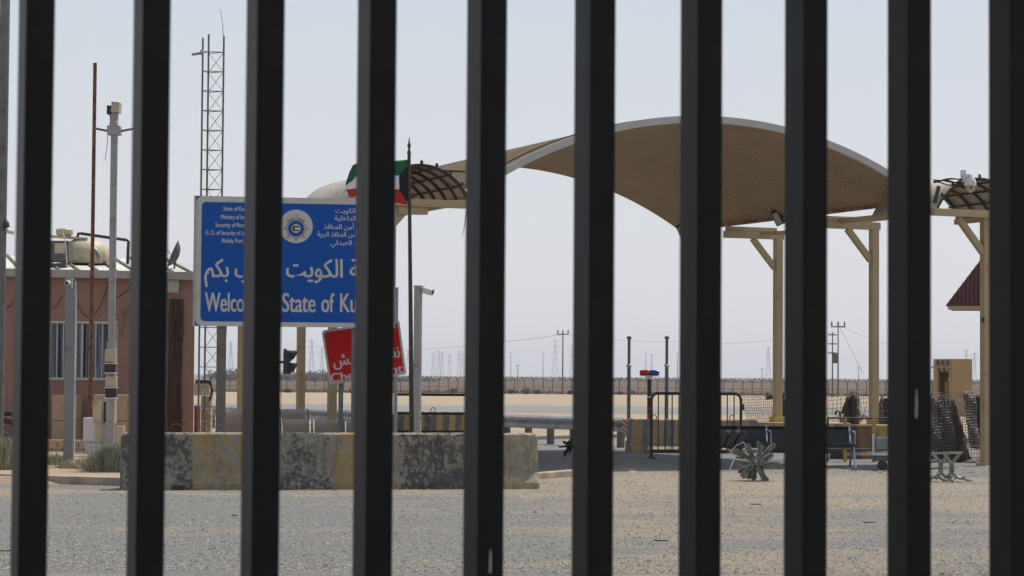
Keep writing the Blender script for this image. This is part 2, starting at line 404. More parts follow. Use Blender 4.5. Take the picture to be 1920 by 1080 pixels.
def stripe_mat(name, period, ca, cb, off=0, worn=.3):
    m_, t, b = newmat(name)
    tc = N(t, 'ShaderNodeTexCoord'); sx = N(t, 'ShaderNodeSeparateXYZ'); t.links.new(tc.outputs['Object'], sx.inputs[0])
    a1 = N(t, 'ShaderNodeMath'); a1.operation = 'MULTIPLY_ADD'; a1.inputs[1].default_value = -.08; t.links.new(sx.outputs[2], a1.inputs[0]); t.links.new(sx.outputs[0], a1.inputs[2])
    a2 = N(t, 'ShaderNodeMath'); a2.operation = 'MULTIPLY'; a2.inputs[1].default_value = 1 / period; t.links.new(a1.outputs[0], a2.inputs[0])
    a3 = N(t, 'ShaderNodeMath'); a3.operation = 'FRACT'; t.links.new(a2.outputs[0], a3.inputs[0])
    c = ramp(t, a3.outputs[0], [(0, ca), (.5, cb)], 'CONSTANT')
    k = ramp(t, noise(t, 8, 9, .75), [(.52, 0.0), (.6, worn)])
    c = mix(t, k, c, (.38, .34, .28))
    t.links.new(c, b.inputs['Base Color']); b.inputs['Roughness'].default_value = .85
    bump(t, b, noise(t, 30, 6, .8), .005, .5)
    return m_
ms = stripe_mat('striped_barrier_paint', .29, (.46, .30, .12), (.15, .145, .135), worn=.6)
ms2 = stripe_mat('striped_barrier_paint_faded', .46, (.36, .265, .14), (.17, .168, .16), worn=.55)
G_ = 'striped concrete barriers behind the railing'
def gp(px, py, D): p = P(px, py, D); p.z = 0; return p
barrier('striped_barrier', gp(700, 800, 48), gp(806, 800, 48.3), .79, ms, 'short grey striped concrete barrier left of the grey camera post', G_)
barrier('striped_barrier', gp(788, 800, 50.3), gp(905, 800, 50.8), .79, ms, 'orange and grey striped concrete barrier between camera post and guardrail', G_)
barrier('striped_barrier', gp(1178, 850, 48.0), gp(1420, 850, 48.4), .70, ms2, 'faded yellow and grey concrete barrier behind the black crowd barrier', None, wb=.8, wt=.26, loops=True)
barrier('brown_barrier', gp(1568, 860, 44.9), gp(1668, 860, 45.4), .68, bands_mat('brown_barrier_paint', [(-1, (.06, .055, .05), 1.1), (.42, (.22, .11, .055), 1.3), (.86, (.4, .27, .07), .8)]), 'brown and black painted concrete barrier behind the thin railing', None, wb=.55, loops=True)

# ------------------------------------------------------------------ kerbs
def kerb(name, a, b_, label, h=.12, wd=.16, group='low concrete kerb stones'):
    L = (b_ - a).length; o = thing(name, a, label, 'kerb', math.atan2((b_ - a).y, (b_ - a).x), group)
    n = max(1, int(L / .9)); mb = MB()
    for i in range(n): mb.box((L * (i + .5) / n, 0, h / 2), (L / n - .015, wd, h), Matrix.Rotation(random.uniform(-.01, .01), 3, 'Z'))
    mb.build('kerb_stones', M['kerb'], o, bevel=.015); return o
kerb('kerb', gp(-60, 908, 33.4), gp(28, 908, 33.2), 'kerb stones at the far left edge beside the bush')
kerb('kerb', gp(92, 912, 32.8), gp(262, 912, 32.2), 'kerb stones in front of the tall camera post base, running behind the long barrier')
kerb('kerb', gp(985, 900, 35.0), gp(1076, 892, 36.6), 'short sandy kerb right of the long barrier', h=.1)
kerb('kerb', gp(930, 828, 56), gp(1200, 815, 60), 'kerb edge behind the guardrail posts', h=.1)
# sand verge behind the left kerb
mb = MB(); mb.add([(-16, 33.1, .0), (gp(262, 912, 32.4).x, 32.5, .0), (-4.9, 60, .09), (-16, 60, .09), (-16, 33.3, .09), (-5, 32.7, .09)], [(4, 5, 2, 3), (0, 1, 5, 4)])
prop(mb.build('sand_verge', M['ground']), kind='structure')

# ------------------------------------------------------------------ pink building at the left
BD = 50.0
BY = R(16); BD = 49.0
bld = thing('pink_building', (X(365, BD, 600), BD, 0), 'low dusty pink building with pale ribbed metal roof at the left edge', 'building', BY)
def wl(px, py):
    d = P(px, py, 1) - Vector((0, 0, CAM_H)); o_ = Vector((bld.location.x, BD, 0)) - Vector((0, 0, CAM_H)); n = Vector((-math.sin(BY), math.cos(BY), 0))
    p = d * (o_.dot(n) / d.dot(n)) - o_; return p.x * math.cos(BY) + p.y * math.sin(BY), p.z
M['pink'] = mat('pink_render', (.31, .175, .137), .9, var=.08, scale=1.2, dirt=(.24, .137, .107), dirt_amt=.35, dscale=2)
xr = 0.0; xl = -13
hw = wl(250, 520)[1]
mb = MB()
wx0, wx1 = wl(88, 660)[0], wl(221, 660)[0]
wz1, wz0 = wl(160, 603)[1], wl(160, 712)[1]
T = .22
mb.box(((xl + wx0) / 2, T / 2, hw / 2), (wx0 - xl, T, hw)); mb.box(((wx1 + xr) / 2, T / 2, hw / 2), (xr - wx1, T, hw))
mb.box(((wx0 + wx1) / 2, T / 2, wz0 / 2), (wx1 - wx0, T, wz0)); mb.box(((wx0 + wx1) / 2, T / 2, (hw + wz1) / 2), (wx1 - wx0, T, hw - wz1))
mb.box((xr - T / 2, 3.6 + T / 2 + .01, hw / 2), (T, 6.8, hw)); mb.box(((xl + xr) / 2, 7.3, hw / 2), (xr - xl, T, hw))
mb.build('wall', M['pink'], bld)
# roof: ribbed sheets rising away
M['roof_pale'] = mat('pale_roof_sheet', (.66, .64, .56), .6, var=.1, scale=2, dirt=(.35, .3, .22), dirt_amt=.35)
mb = MB(); zr0 = hw + .10; zr1 = hw + .62
mb.add([(xl, -.18, zr0), (xr + .02, -.18, zr0), (xr + .02, 4.4, zr1), (xl, 4.4, zr1), (xl, 7.6, zr0), (xr + .02, 7.6, zr0)], [(0, 1, 2, 3), (3, 2, 5, 4), (0, 4, 5, 1)])
rf = mb.build('roof', M['roof_pale'], bld)
mb = MB(); x = xl + .1
while x < xr:
    mb.bar((x, -.18, zr0 + .02), (x, 4.35, zr1 + .02), .045, .05); x += .40
mb.build('roof_rib', M['galv_dark'], rf)  # dark ribs carry the shade of the gaps between sheets in their colour
mb = MB(); mb.box(((xl + xr) / 2, -.2, hw + .045), (xr - xl + .06, .08, .17)); mb.build('fascia', mat('grey_fascia_board', (.36, .34, .30), .7, var=.12, scale=3), bld, bevel=.006)
# window
wn = MB(); fr = .05
for a_, b2, c_, d_ in ((wx0, wx1, wz0, wz0 + fr), (wx0, wx1, wz1 - fr, wz1), (wx0, wx0 + fr, wz0, wz1), (wx1 - fr, wx1, wz0, wz1), (wx0 + .7, wx0 + .75, wz0, wz1)):
    wn.box(((a_ + b2) / 2, .05, (c_ + d_) / 2), (b2 - a_, .07, d_ - c_))
win = wn.build('window', M['grey_fascia'], bld)
mb = MB(); mb.box(((wx0 + wx1) / 2, .1, (wz0 + wz1) / 2), (wx1 - wx0 - .02, .01, wz1 - wz0 - .02)); mb.build('pane', M['glass'], win)
mc, t, b = newmat('window_curtain_stripes'); kk = noise(t, 9, 2, .5, sc=(1, 0, .02)); t.links.new(ramp(t, kk, [(.38, (.03, .035, .04)), (.46, (.10, .13, .16)), (.52, (.26, .32, .38)), (.58, (.07, .085, .10)), (.66, (.20, .22, .24))]), b.inputs['Base Color']); b.inputs['Roughness'].default_value = .8
mb = MB(); nx = 40
for i in range(nx + 1):
    xx = wx0 + .03 + (wx1 - wx0 - .06) * i / nx; yy = .075 + .012 * math.sin(i * 1.9)
    mb.v += [Vector((xx, yy, wz0 + .05)), Vector((xx, yy, wz1 - .05))]
for i in range(nx): mb.f.append((2 * i, 2 * i + 2, 2 * i + 3, 2 * i + 1))
mb.build('curtain', mc, win)
mb = MB()
k = 0; x = wx0 + .07
while x < wx1:
    mb.tube([(x, -.01, wz0), (x, -.01, wz1)], .009, 6); x += .135
for z in (wz0 + .01, wz1 - .01): mb.box(((wx0 + wx1) / 2, -.012, z), (wx1 - wx0, .02, .025))
mb.build('security_bars', M['white'], win)
# cable bundle and little fittings on the wall
mb = MB(); cx0 = wl(315, 650)[0]; cx1 = wl(342, 650)[0]
for i in range(13):
    xx = cx0 + (cx1 - cx0) * (i + .5) / 13; rnd = random.Random(i)
    mb.tube([(xx + rnd.uniform(-.02, .02), -.035 - .02 * (i % 2), .1 + z * (hw - .55) / 9) for z in range(10)], .013, 6)
mb.build('cable_bundle', mat('brown_cable', (.055, .032, .026), .7, var=.4, scale=12), bld)
def bp(px, py, off=0):
    x_, z_ = wl(px, py); return Vector((x_, off, z_))
mb = MB(); c = bp(323, 537, -.06); mb.box(c, (.26, .12, .27)); mb.build('junction_box', M['grey_fascia'], bld, bevel=.01)
mb = MB(); mb.box(bp(236, 585, -.1), (.1, .18, .12), Matrix.Rotation(.5, 3, 'Y')); mb.tube([bp(233, 595, -.1), bp(227, 632, -.03)], .012, 6); mb.build('wall_lamp', M['galv_dark'], bld)
def droop(pts, r, name, m, par=None):
    q = MB(); q.tube(pts, r, 6); return q.build(name, m, par)
for (a, b2, s_) in (((-40, 560), (38, 545), 32), ((97, 580), (117, 555), 3), ((133, 535), (205, 525), 62), ((205, 560), (250, 530), 8)):
    p0 = bp(*a, -.03); p1 = bp(*b2, -.03); pts = []
    for i in range(13):
        u = i / 12; p = p0.lerp(p1, u); p.z -= s_ / 85 * 4 * u * (1 - u); pts.append(p)
    droop(pts, .011, 'cable', M['rust'], bld)
# roof things: each stands on the roof by itself
RY = BD + 1.6
def on_roof(px, dy):          # a point of the roof slope dy metres behind the eave
    x_ = wl(px, 500)[0]
    for _ in range(6):
        w_ = Matrix.Rotation(BY, 3, 'Z') @ Vector((x_, dy, 0)) + bld.location; e_ = X(px, w_.y, 480) - w_.x; x_ += e_ / math.cos(BY)
    return Vector((w_.x, w_.y, hw + .10 + .1135 * (dy + .18)))
tk = thing('water_tank', on_roof(160, 2.2), 'beige domed water tank with a lid lying on the pink building roof', 'tank')
k_ = (BD + 2.2) / F
mb = MB(); mb.lathe((0, 0, .0), [(.50, 0), (.56, .08), (.55, .22), (.50, .36), (.40, .47), (.24, .55), (.1, .58)], 24); mb.build('tank_body', M['beige'], tk, smooth=True)
mb = MB(); mb.lathe((-.43, -.2, .60), [(.13, 0), (.19, .05), (.19, .14), (.16, .17), (.02, .18)], 18); mb.box((-.35, -.2, .57), (.9, .25, .05), Matrix.Rotation(.06, 3, 'Y')); mb.build('tank_lid', M['beige'], tk, smooth=True)
mb = MB(); mb.tube([(.0 + .42 * math.cos(a), -.5 + .1 * math.sin(a), .02 + .40 * math.sin(a)) for a in [math.pi * k / 14 for k in range(15)]], .03, 8); mb.build('tank_hoop', M['galv'], tk)
pp = thing('roof_pipe', on_roof(195, 2.6), 'black bent water pipe arching above the roof tank', 'pipe')
RD = pp.location.y
mb = MB(); mb.tube([P(145, 470, RD), P(145, 446, RD), P(147, 438, RD), P(153, 438, RD), P(200, 445, RD), P(237, 450, RD), P(241, 453, RD), P(240, 470, RD), P(239, 503, RD)], .035, 8)
mb.build('pipe_run', M['black'], pp, world=True, smooth=True)
ac = thing('rooftop_cooler', on_roof(112, .8), 'grey boxy cooler with a label on the edge of the pink building roof', 'cooler')
mb = MB(); mb.box((-.2, .25, .36), (.78, .5, .45)); mb.box((-.2, .25, .05), (.6, .4, .1)); mb.build('cooler_case', mat('olive_grey_metal', (.11, .10, .08), .7, var=.2), ac, bevel=.015)
mb = MB(); mb.box((.0, -.005, .42), (.22, .01, .22)); mb.build('label_plate', M['beige'], ac)
mb = MB(); mb.tube([(.18, -.1, 0), (.15, -.1, .45), (.08, -.1, .78)], .012, 6); mb.build('stay_rod', M['white'], ac)
ds = thing('satellite_dish', on_roof(325, 1.2), 'dark satellite dish tilted skyward on the right end of the pink building roof', 'satellite dish')
mb = MB(); mb.lathe((.03, 0, .31), [(.02, -.10), (.12, -.085), (.22, -.04), (.30, .04), (.32, .045), (.22, -.03), (.1, -.08), (.02, -.09)], 20, axis=(-.93, -.25, .38)); mb.build('dish', mat('dark_dish_paint', (.06, .065, .065), .5, var=.2), ds, smooth=True)
mb = MB(); mb.tube([(.06, 0, .24), (.02, 0, 0)], .022, 8); mb.tube([(.02, 0, .24), (-.22, -.1, .5)], .01, 6); mb.build('mount', M['galv_dark'], ds)

# stuff against the wall: stacked tan block piers, low block wall, cabinets
M['tan_block'] = mat('tan_block', (.44, .32, .21), .9, var=.1, scale=3, dirt=(.34, .25, .17), dirt_amt=.35, bmp=.003)
def blocks(name, px0, px1, py0, py1, D, rows, cols, dep, label, cat, jit=.0, off=0, m=None):
    a = P(px0, py1, D); b2 = P(px1, py0, D); o = thing(name, (a.x, D, 0), label, cat)
    W_ = b2.x - a.x; z0 = max(0, a.z); H_ = b2.z - z0
    for r_ in range(rows):
        mb = MB()
        nc = cols
        sh = (off * (r_ % 2)) * W_ / nc
        for c_ in range(nc + (1 if sh else 0)):
            x0 = max(0, c_ * W_ / nc - sh); x1 = min(W_, (c_ + 1) * W_ / nc - sh)
            if x1 - x0 < .05: continue
            mb.box(((x0 + x1) / 2, dep / 2 + random.uniform(-jit, jit), z0 + H_ * (r_ + .5) / rows), (x1 - x0 - .012, dep, H_ / rows - .01))
        mb.build('block_course', m or M['tan_block'], o, bevel=.008)
    return o
blocks('block_pier', 96, 146, 740, 838, 47.5, 2, 1, .5, 'tan two-block pier below the barred window, behind the grey post', 'pier')
blocks('block_pier', 174, 243, 740, 838, 47.0, 2, 1, .5, 'tan two-block pier behind the switch cabinets', 'pier')
blocks('block_wall', 18, 196, 825, 859, 43.5, 2, 9, .2, 'low tan brick wall along the foot of the pink building', 'wall', .01, .5)
cb = thing('utility_cabinet', gp(178, 850, 43.1), 'white utility cabinet at the foot of the rusty pole', 'cabinet')
mb = MB(); mb.box((-.02, 0, .52), (.37, .3, .46)); mb.box((-.02, 0, .14), (.3, .24, .29)); mb.build('cabinet_case', M['white'], cb, bevel=.01)
mb = MB(); mb.box((-.085, -.155, .52), (.2, .012, .4)); mb.lathe((-.06, -.165, .56), [(.012, 0), (.012, .012)], 8, axis=(0, -1, 0)); mb.build('door', M['white'], cb, bevel=.004)
mb = MB(); mb.box((.1, -.155, .52), (.12, .012, .4)); mb.build('door', M['beige'], cb, bevel=.004)
ob = thing('open_cabinet', gp(203, 850, 43.0), 'open beige electric cabinet with dark wiring inside', 'cabinet')
mb = MB()
for (x, y, z, a, b2, c_) in ((-.1, 0, .86, .02, .2, .42), (.12, 0, .86, .02, .2, .42), (.01, 0, 1.07, .24, .2, .02), (.01, 0, .65, .24, .2, .02), (.01, .1, .86, .24, .02, .42)): mb.box((x, y, z), (a, b2, c_))
mb.build('case', M['beige'], ob)
mb = MB(); mb.box((-.2, -.1, .86), (.2, .02, .42), Matrix.Rotation(-.5, 3, 'Z')); mb.build('door', M['beige'], ob)
mb = MB(); mb.box((.01, .075, .86), (.2, .02, .38)); mb.tube([(.0, .03, .7), (.05, .0, .85), (-.03, .03, 1.0)], .012, 6); mb.tube([(.06, .03, .7), (.0, .0, .8), (.05, .03, 1.0)], .01, 6); mb.build('wiring', M['black'], ob)
mb = MB(); mb.box((-.02, 0, .32), (.2, .16, .64)); mb.build('plinth', M['pale_post'], ob, bevel=.01)
yb = thing('meter_box', gp(225, 850, 42.8), 'narrow yellowish meter box beside the open cabinet', 'box')
mb = MB(); mb.box((0, 0, .42), (.15, .14, .36)); mb.box((0, 0, .12), (.06, .06, .24)); mb.build('box_case', M['beige'], yb, bevel=.01)
# right of the building: beige box, tan blocks, red pipe
blocks('block_column', 375, 396, 742, 838, 47.6, 4, 1, .3, 'tan block column beside the lattice tower foot', 'pier')
bb = thing('wall_box', (X(378, 47.2, 730), 47.2, 0), 'beige box with a dark top on the tan block column', 'box')
zb = Z(378, 742, 47.2) ; mb = MB(); mb.box((0, .1, zb + .13), (.31, .24, .25)); mb.build('box_case', M['beige'], bb, bevel=.01)
mb = MB(); mb.box((.02, .1, zb + .29), (.3, .24, .07)); mb.tube([(.17, .0, zb + .3), (.22, 0, zb + .1), (.17, 0, zb - .1)], .03, 6); mb.build('cable_coil', M['black'], bb)
rp = thing('red_cabinet', gp(369, 840, 47.4), 'narrow dark red fire cabinet against the building corner', 'cabinet')
mb = MB(); mb.box((0, 0, .62), (.11, .15, .62)); mb.box((0, 0, .16), (.05, .05, .32)); mb.build('case', mat('red_paint', (.22, .025, .018), .5), rp, bevel=.01)
# dark round things at the far left (tyres leaning on the wall)
for i, (px, py, r_) in enumerate(((8, 825, .36), (16, 796, .28))):
    ty = thing('old_tyre', P(px, py, 44.5 + .35 * i), ['old dark tyre standing at the far left edge', 'smaller old tyre leaning behind the front one at the left edge'][i], 'tyre', 0, 'old tyres against the pink building')
    ty.location.z = r_ + .02 + (.27 if i else 0)
    mb = MB(); mb.tube([(r_ * .8 * math.cos(a), .0, r_ * .8 * math.sin(a)) for a in [2 * math.pi * k / 24 for k in range(25)]], r_ * .2, 10); mb.build('tyre_ring', mat('tyre_rubber', (.05, .035, .03), .9), ty, smooth=True)

# ------------------------------------------------------------------ poles on the left
def base(px, py, D): p = P(px, py, D); return Vector((p.x, D, 0))
# steel post with bullet camera
o = thing('camera_post', base(128, 886, 36.5), 'grey square steel post with small white bullet camera in front of the pink building', 'post')
h = Z(128, 527, 36.5); mb = MB(); mb.box((0, 0, h / 2), (.155, .12, h)); mb.box((0, -.064, 1.62), (.02, .006, .02)); mb.build('post', M['grey_post'], o, bevel=.008)
mb = MB(); mb.box((.082, .0, h / 2 - .1), (.02, .03, h - .25)); mb.build('conduit', M['white'], o)
c = thing('bullet_camera', P(127, 531, 36.3), 'white bullet camera on top of the square grey post beside the building', 'camera')
mb = MB(); mb.lathe((0, -.08, 0), [(.038, 0), (.042, .03), (.042, .2)], 14, axis=(.1, 1, .05)); mb.build('housing', M['white'], c, smooth=True)
mb = MB(); mb.lathe((0, -.084, -.002), [(.028, 0), (.028, .01)], 12, axis=(0, 1, 0)); mb.build('lens', M['black'], c)
mb = MB(); mb.box((.055, .05, -.0), (.02, .05, .14)); mb.box((.01, .08, .07), (.12, .1, .02)); mb.build('bracket', M['grey_fascia'], c)
# rusty pole
D = 43.6; o = thing('rusty_pole', base(168, 850, D), 'tall thin rusty steel pole in front of the barred window', 'pole')
mb = MB(); mb.tube([(0, 0, 0), (0, 0, 3.5), (0, 0, Z(174, 118, D))], .04, 10, r2=.036); mb.tube([(0, 0, 2.0), (0, 0, 2.12)], .044, 10)
mb.build('shaft', M['rust'], o, smooth=True)
# camera mast with thermal camera
D = 41.5; o = thing('camera_mast', base(206, 865, D), 'pale grey mast with strapped control boxes and horned bracket on top', 'mast')
zt = Z(211, 250, D); mb = MB(); mb.tube([(0, 0, .0), (0, 0, Z(211, 640, D))], .085, 12); mb.tube([(0, 0, Z(211, 640, D)), (0, 0, zt)], .066, 12); mb.build('shaft', M['pale_post'], o, smooth=True)
mb = MB(); mb.box((0, 0, zt + .05), (.24, .2, .17)); mb.box((0, -.06, zt + .14), (.14, .12, .16), Matrix.Rotation(.3, 3, 'X')); mb.build('bracket', M['pale_post'], o, bevel=.01)
for s_ in (-1, 1): mb = MB(); mb.bar((s_ * .11, 0, zt + .04), (s_ * .37, 0, zt + .09), .02, .04); mb.lathe((s_ * .38, 0, zt + .04), [(.005, 0), (.012, .02), (.004, .1)], 8); mb.build('cross_arm', M['galv_dark'], o)
mb = MB(); mb.tube([(-.11, -.05, zt), (-.12, -.06, zt - .25), (-.15, -.07, zt - .5)], .006, 5); mb.build('cable', M['black'], o)
for i, (py0, py1, mm_) in enumerate(((655, 680, 'beige'), (680, 698, 'black'), (705, 725, 'beige'), (727, 745, 'black'))):
    z1 = Z(208, py0, D); z0 = Z(208, py1, D); mb = MB(); mb.box((.01 + .02 * (i > 1), -.12, (z0 + z1) / 2), (.20, .12, z1 - z0 - .01)); mb.build('control_box', M[mm_], o, bevel=.01)
    mb = MB(); mb.box((.01 + .02 * (i > 1), -.12, z0 - .015), (.22, .15, .02)); mb.build('box_shelf', M['white'], o)
c = thing('thermal_camera', (o.location.x, D, zt + .22), 'large weathered camera head on top of the horned mast', 'camera')
mb = MB(); mb.box((0, 0, .02), (.13, .13, .24)); mb.build('yoke', M['pale_post'], c, bevel=.01)
mb = MB(); mb.box((.03, 0, .24), (.15, .26, .17), Matrix.Rotation(.08, 3, 'Y')); mb.box((.03, 0, .335), (.16, .29, .015), Matrix.Rotation(.08, 3, 'Y')); mb.build('housing', M['beige'], c, bevel=.02)
mb = MB(); mb.box((-.09, -.02, .2), (.07, .2, .16)); mb.tube([(-.08, -.03, .13), (-.07, -.04, 0)], .008, 6); mb.build('illuminator', M['black'], c, bevel=.01)
# pole at the far left edge
D = 38; o = thing('lamp_mast', base(-4, 870, D), 'grey brown mast cut by the left edge of the picture', 'mast')
mb = MB(); mb.tube([(0, 0, 0), (0, 0, 9)], .085, 12); mb.build('shaft', M['galv_dark'], o, smooth=True)
mb = MB(); mb.lathe((.07, -.02, Z(3, 420, D)), [(.03, -.07), (.07, -.05), (.06, .02), (.02, .08)], 12); mb.build('loudspeaker', M['black'], o)
mb = MB(); mb.lathe((.05, 0, Z(6, 432, D)), [(.03, 0), (.035, .16)], 12, axis=(1, 0, -.25)); mb.build('camera', M['white'], o)

# ------------------------------------------------------------------ lattice tower
D = 47; o = thing('lattice_tower', base(388, 842, D), 'slim triangular lattice tower rising behind the blue sign', 'tower')
zt = Z(394, 72, D); legs = [(-.175, -.08), (-.095, .22), (.245, .03)]
for i, (x, y) in enumerate(legs):
    mb = MB(); mb.tube([(x, y, 0), (x, y, zt + (.0, .12, .06)[i])], .020, 8); mb.build('leg', M['galv_dark'], o)
mb = MB(); st = .408; z = .1; k = 0
while z < zt - .05:
    for a, b2 in ((0, 2), (1, 2), (0, 1)):
        p, q_ = Vector((*legs[a], z)), Vector((*legs[b2], z)); mb.tube([p, q_], .009, 5)
        if z + st < zt:
            if a == 1: mb.tube([p, q_ + Vector((0, 0, st))], .0065, 5); mb.tube([q_, p + Vector((0, 0, st))], .0065, 5)
    z += st; k += 1
mb.build('bracing', M['galv_dark'], o)
mb = MB(); mb.tube([(.235, .03, zt), (.215, .03, zt + .3), (.165, .03, zt + .62)], .008, 5, r2=.004); mb.build('whip_antenna', M['black'], o)
mb = MB(); za = Z(365, 102, D); mb.bar((-.18, -.08, za + .02), (-.40, -.1, za - .02), .03, .05); mb.lathe((-.19, -.1, za + .03), [(.04, -.05), (.05, 0), (.03, .05)], 8)
for k in range(5): mb.bar((-.22 - k * .04, -.18, za + .01 - k * .004), (-.22 - k * .04, .0, za + .01 - k * .004), .01, .01)
mb.build('directional_antenna', M['pale_post'], o)

# ------------------------------------------------------------------ lettering
AR = {'ا': (0xFE8D, 0xFE8E, 0, 0), 'أ': (0xFE83, 0xFE84, 0, 0), 'إ': (0xFE87, 0xFE88, 0, 0), 'ئ': (0xFE89, 0xFE8A, 0xFE8B, 0xFE8C), 'ؤ': (0xFE85, 0xFE86, 0, 0),
      'ب': (0xFE8F,) , 'ة': (0xFE93, 0xFE94, 0, 0), 'ت': (0xFE95,), 'ح': (0xFEA1,), 'خ': (0xFEA5,), 'د': (0xFEA9, 0xFEAA, 0, 0), 'ذ': (0xFEAB, 0xFEAC, 0, 0),
      'ر': (0xFEAD, 0xFEAE, 0, 0), 'ز': (0xFEAF, 0xFEB0, 0, 0), 'ش': (0xFEB5,), 'ط': (0xFEC1,), 'ع': (0xFEC9,), 'ف': (0xFED1,), 'ق': (0xFED5,), 'ك': (0xFED9,),
      'ل': (0xFEDD,), 'م': (0xFEE1,), 'ن': (0xFEE5,), 'و': (0xFEED, 0xFEEE, 0, 0), 'ي': (0xFEF1,)}
def arabic(s):
    out = []
    fm = lambda c: AR[c] if len(AR[c]) == 4 else tuple(AR[c][0] + k for k in range(4))
    s = list(s); i = 0; joined = False
    while i < len(s):
        c = s[i]
        if c not in AR: out.append(c); joined = False; i += 1; continue
        if c == 'ل' and i + 1 < len(s) and s[i + 1] in 'اأ':
            base_ = {'ا': 0xFEFB, 'أ': 0xFEF7}[s[i + 1]]; out.append(chr(base_ + (1 if joined else 0))); joined = False; i += 2; continue
        f_ = fm(c); nxt = i + 1 < len(s) and s[i + 1] in AR and f_[2]
        out.append(chr(f_[3] if joined and nxt else f_[1] if joined else f_[2] if nxt else f_[0]))
        joined = bool(nxt); i += 1
    return ''.join(reversed(out))
def text(body, x, z, h_, m, parent, name='lettering', width=None, anchor='L', y=-.006, bold=.012, rot=0, sx=1.0, thick=.0015, fat=0):
    c = bpy.data.curves.new('t', 'FONT'); c.body = body; c.size = 1; c.offset = bold; c.extrude = 0
    tmp = bpy.data.objects.new('t', c); COL.objects.link(tmp); bpy.context.view_layer.update()
    me = bpy.data.meshes.new_from_object(tmp.evaluated_get(bpy.context.evaluated_depsgraph_get()))
    bpy.data.objects.remove(tmp); bpy.data.curves.remove(c)
    xs = [v.co.x for v in me.vertices]; x0, x1 = min(xs), max(xs)
    sz = h_ / .73; kx = (width / (x1 - x0)) if width else sz * sx
    off = {'L': x0, 'R': x1, 'C': (x0 + x1) / 2}[anchor]
    for v in me.vertices:
        a, b2 = (v.co.x - off) * kx, v.co.y * sz
        v.co = Vector((a, 0, b2))
    if fat:
        n_ = len(me.vertices); vs_ = [v.co.copy() for v in me.vertices]; fs_ = [tuple(p.vertices) for p in me.polygons]; av = []; af = []
        for k_, (dx_, dz_) in enumerate(((-1, 0), (-.5, .35), (0, 0), (.5, -.35), (1, 0))):
            av += [c_ + Vector((dx_ * fat, -.0004 * k_, dz_ * fat)) for c_ in vs_]; af += [tuple(i + n_ * k_ for i in f_) for f_ in fs_]
        me = bpy.data.meshes.new(name); me.from_pydata(av, [], af)
    me.materials.append(m)
    o = bpy.data.objects.new(name, me); COL.objects.link(o); o.parent = parent; o.location = (x, y, z)
    return o

# ------------------------------------------------------------------ blue welcome sign
M['sign_white'] = mat('reflective_sign_white', (.52, .50, .46), .5, var=.06, scale=5, dirt=(.42, .38, .32), dirt_amt=.25)
M['sign_blue'] = mat('sign_blue', (.007, .082, .36), .6, var=.06, scale=3, spec=.12)
M['sign_red'] = mat('sign_red', (.50, .014, .010), .6, var=.08, scale=3, spec=.12)
D = 36.0; YAW = R(9)
s0 = P(363, 611, D)
sg = thing('welcome_sign', (s0.x, D, 0), 'large blue welcome sign with crest and white Arabic and English lettering', 'sign', YAW)
def sl(px, py):          # photo pixel -> local x, z on the sign plane
    d = P(px, py, 1) - Vector((0, 0, CAM_H)); o_ = Vector((s0.x, D, 0)) - Vector((0, 0, CAM_H)); n = Vector((-math.sin(YAW), math.cos(YAW), 0))
    p = d * (o_.dot(n) / d.dot(n)) - o_; return p.x * math.cos(YAW) + p.y * math.sin(YAW), p.z
zb = sl(363, 611)[1]; ztp = sl(366, 367)[1]; W = sl(738, 480)[0]; xa = sl(367, 480)[0]
def rrect(x0, x1, z0, z1, r_, n=6):
    pts = []
    for cx, cz, a0 in ((x1 - r_, z0 + r_, -90), (x1 - r_, z1 - r_, 0), (x0 + r_, z1 - r_, 90), (x0 + r_, z0 + r_, 180)):
        for k in range(n + 1): a = R(a0 + 90 * k / n); pts.append((cx + r_ * math.cos(a), cz + r_ * math.sin(a)))
    return pts
mb = MB(); mb.prism([(xa, zb), (W, zb), (W, ztp), (xa, ztp)], 0, .05, 'Y'); mb.build('backing_board', M['sign_blue'], sg)
mb = MB(); mb.box((xa - .018, .03, (zb + ztp) / 2), (.034, .10, ztp - zb + .01)); mb.build('edge_frame', M['galv'], sg); mb = MB(); mb.box((W + .018, .03, (zb + ztp) / 2), (.034, .10, ztp - zb + .01)); mb.build('edge_frame', M['galv'], sg)
mb = MB(); mb.prism(rrect(xa, W - .003, zb, ztp, .11), -.003, 0, 'Y'); mb.build('white_border', M['sign_white'], sg)
mb = MB(); mb.prism(rrect(xa + .085, W - .085, zb + .075, ztp - .095, .07), -.006, -.0031, 'Y'); pn = mb.build('sign_face', M['sign_blue'], sg)
WH = M['sign_white']
for s_, px, py, pw in (("State of Kuwait", 419, 395, 472), ("Ministry of Interior", 414, 410.5, 476), ("Security of Ports Affairs", 404, 425.5, 487), ("G. D. of Security of Land Ports", 385.5, 440, 488), ("Abdaly Port", 415, 455, 455.5)):
    x, z = sl(px, py); x2, _ = sl(pw, py); text(s_, x, z, sl(0, 0)[1] - sl(0, 8.8)[1], WH, pn, width=x2 - x, bold=0, fat=.0018, y=-.008)
ar = lambda s_: arabic(s_)
for s_, px, py, pr in (("دولة الكويت", 629, 400, 692), ("وزارة الداخلية", 627, 414, 696), ("شئون أمن المنافذ", 607, 430, 696), ("الإدارة العامة لأمن المنافذ البرية", 595, 444, 728), ("منفذ العبدلي", 620, 460, 690)):
    x, z = sl(px, py - 1); x2, _ = sl(pr, py - 1); text(ar(s_), x, z, .078, WH, pn, width=x2 - x, bold=0, fat=.0022, y=-.008)
x, z = sl(537, 519); x2, _ = sl(716, 519); text(ar("دولة الكويت"), x, z, .30, WH, pn, width=x2 - x, bold=0, fat=.0075, y=-.008)
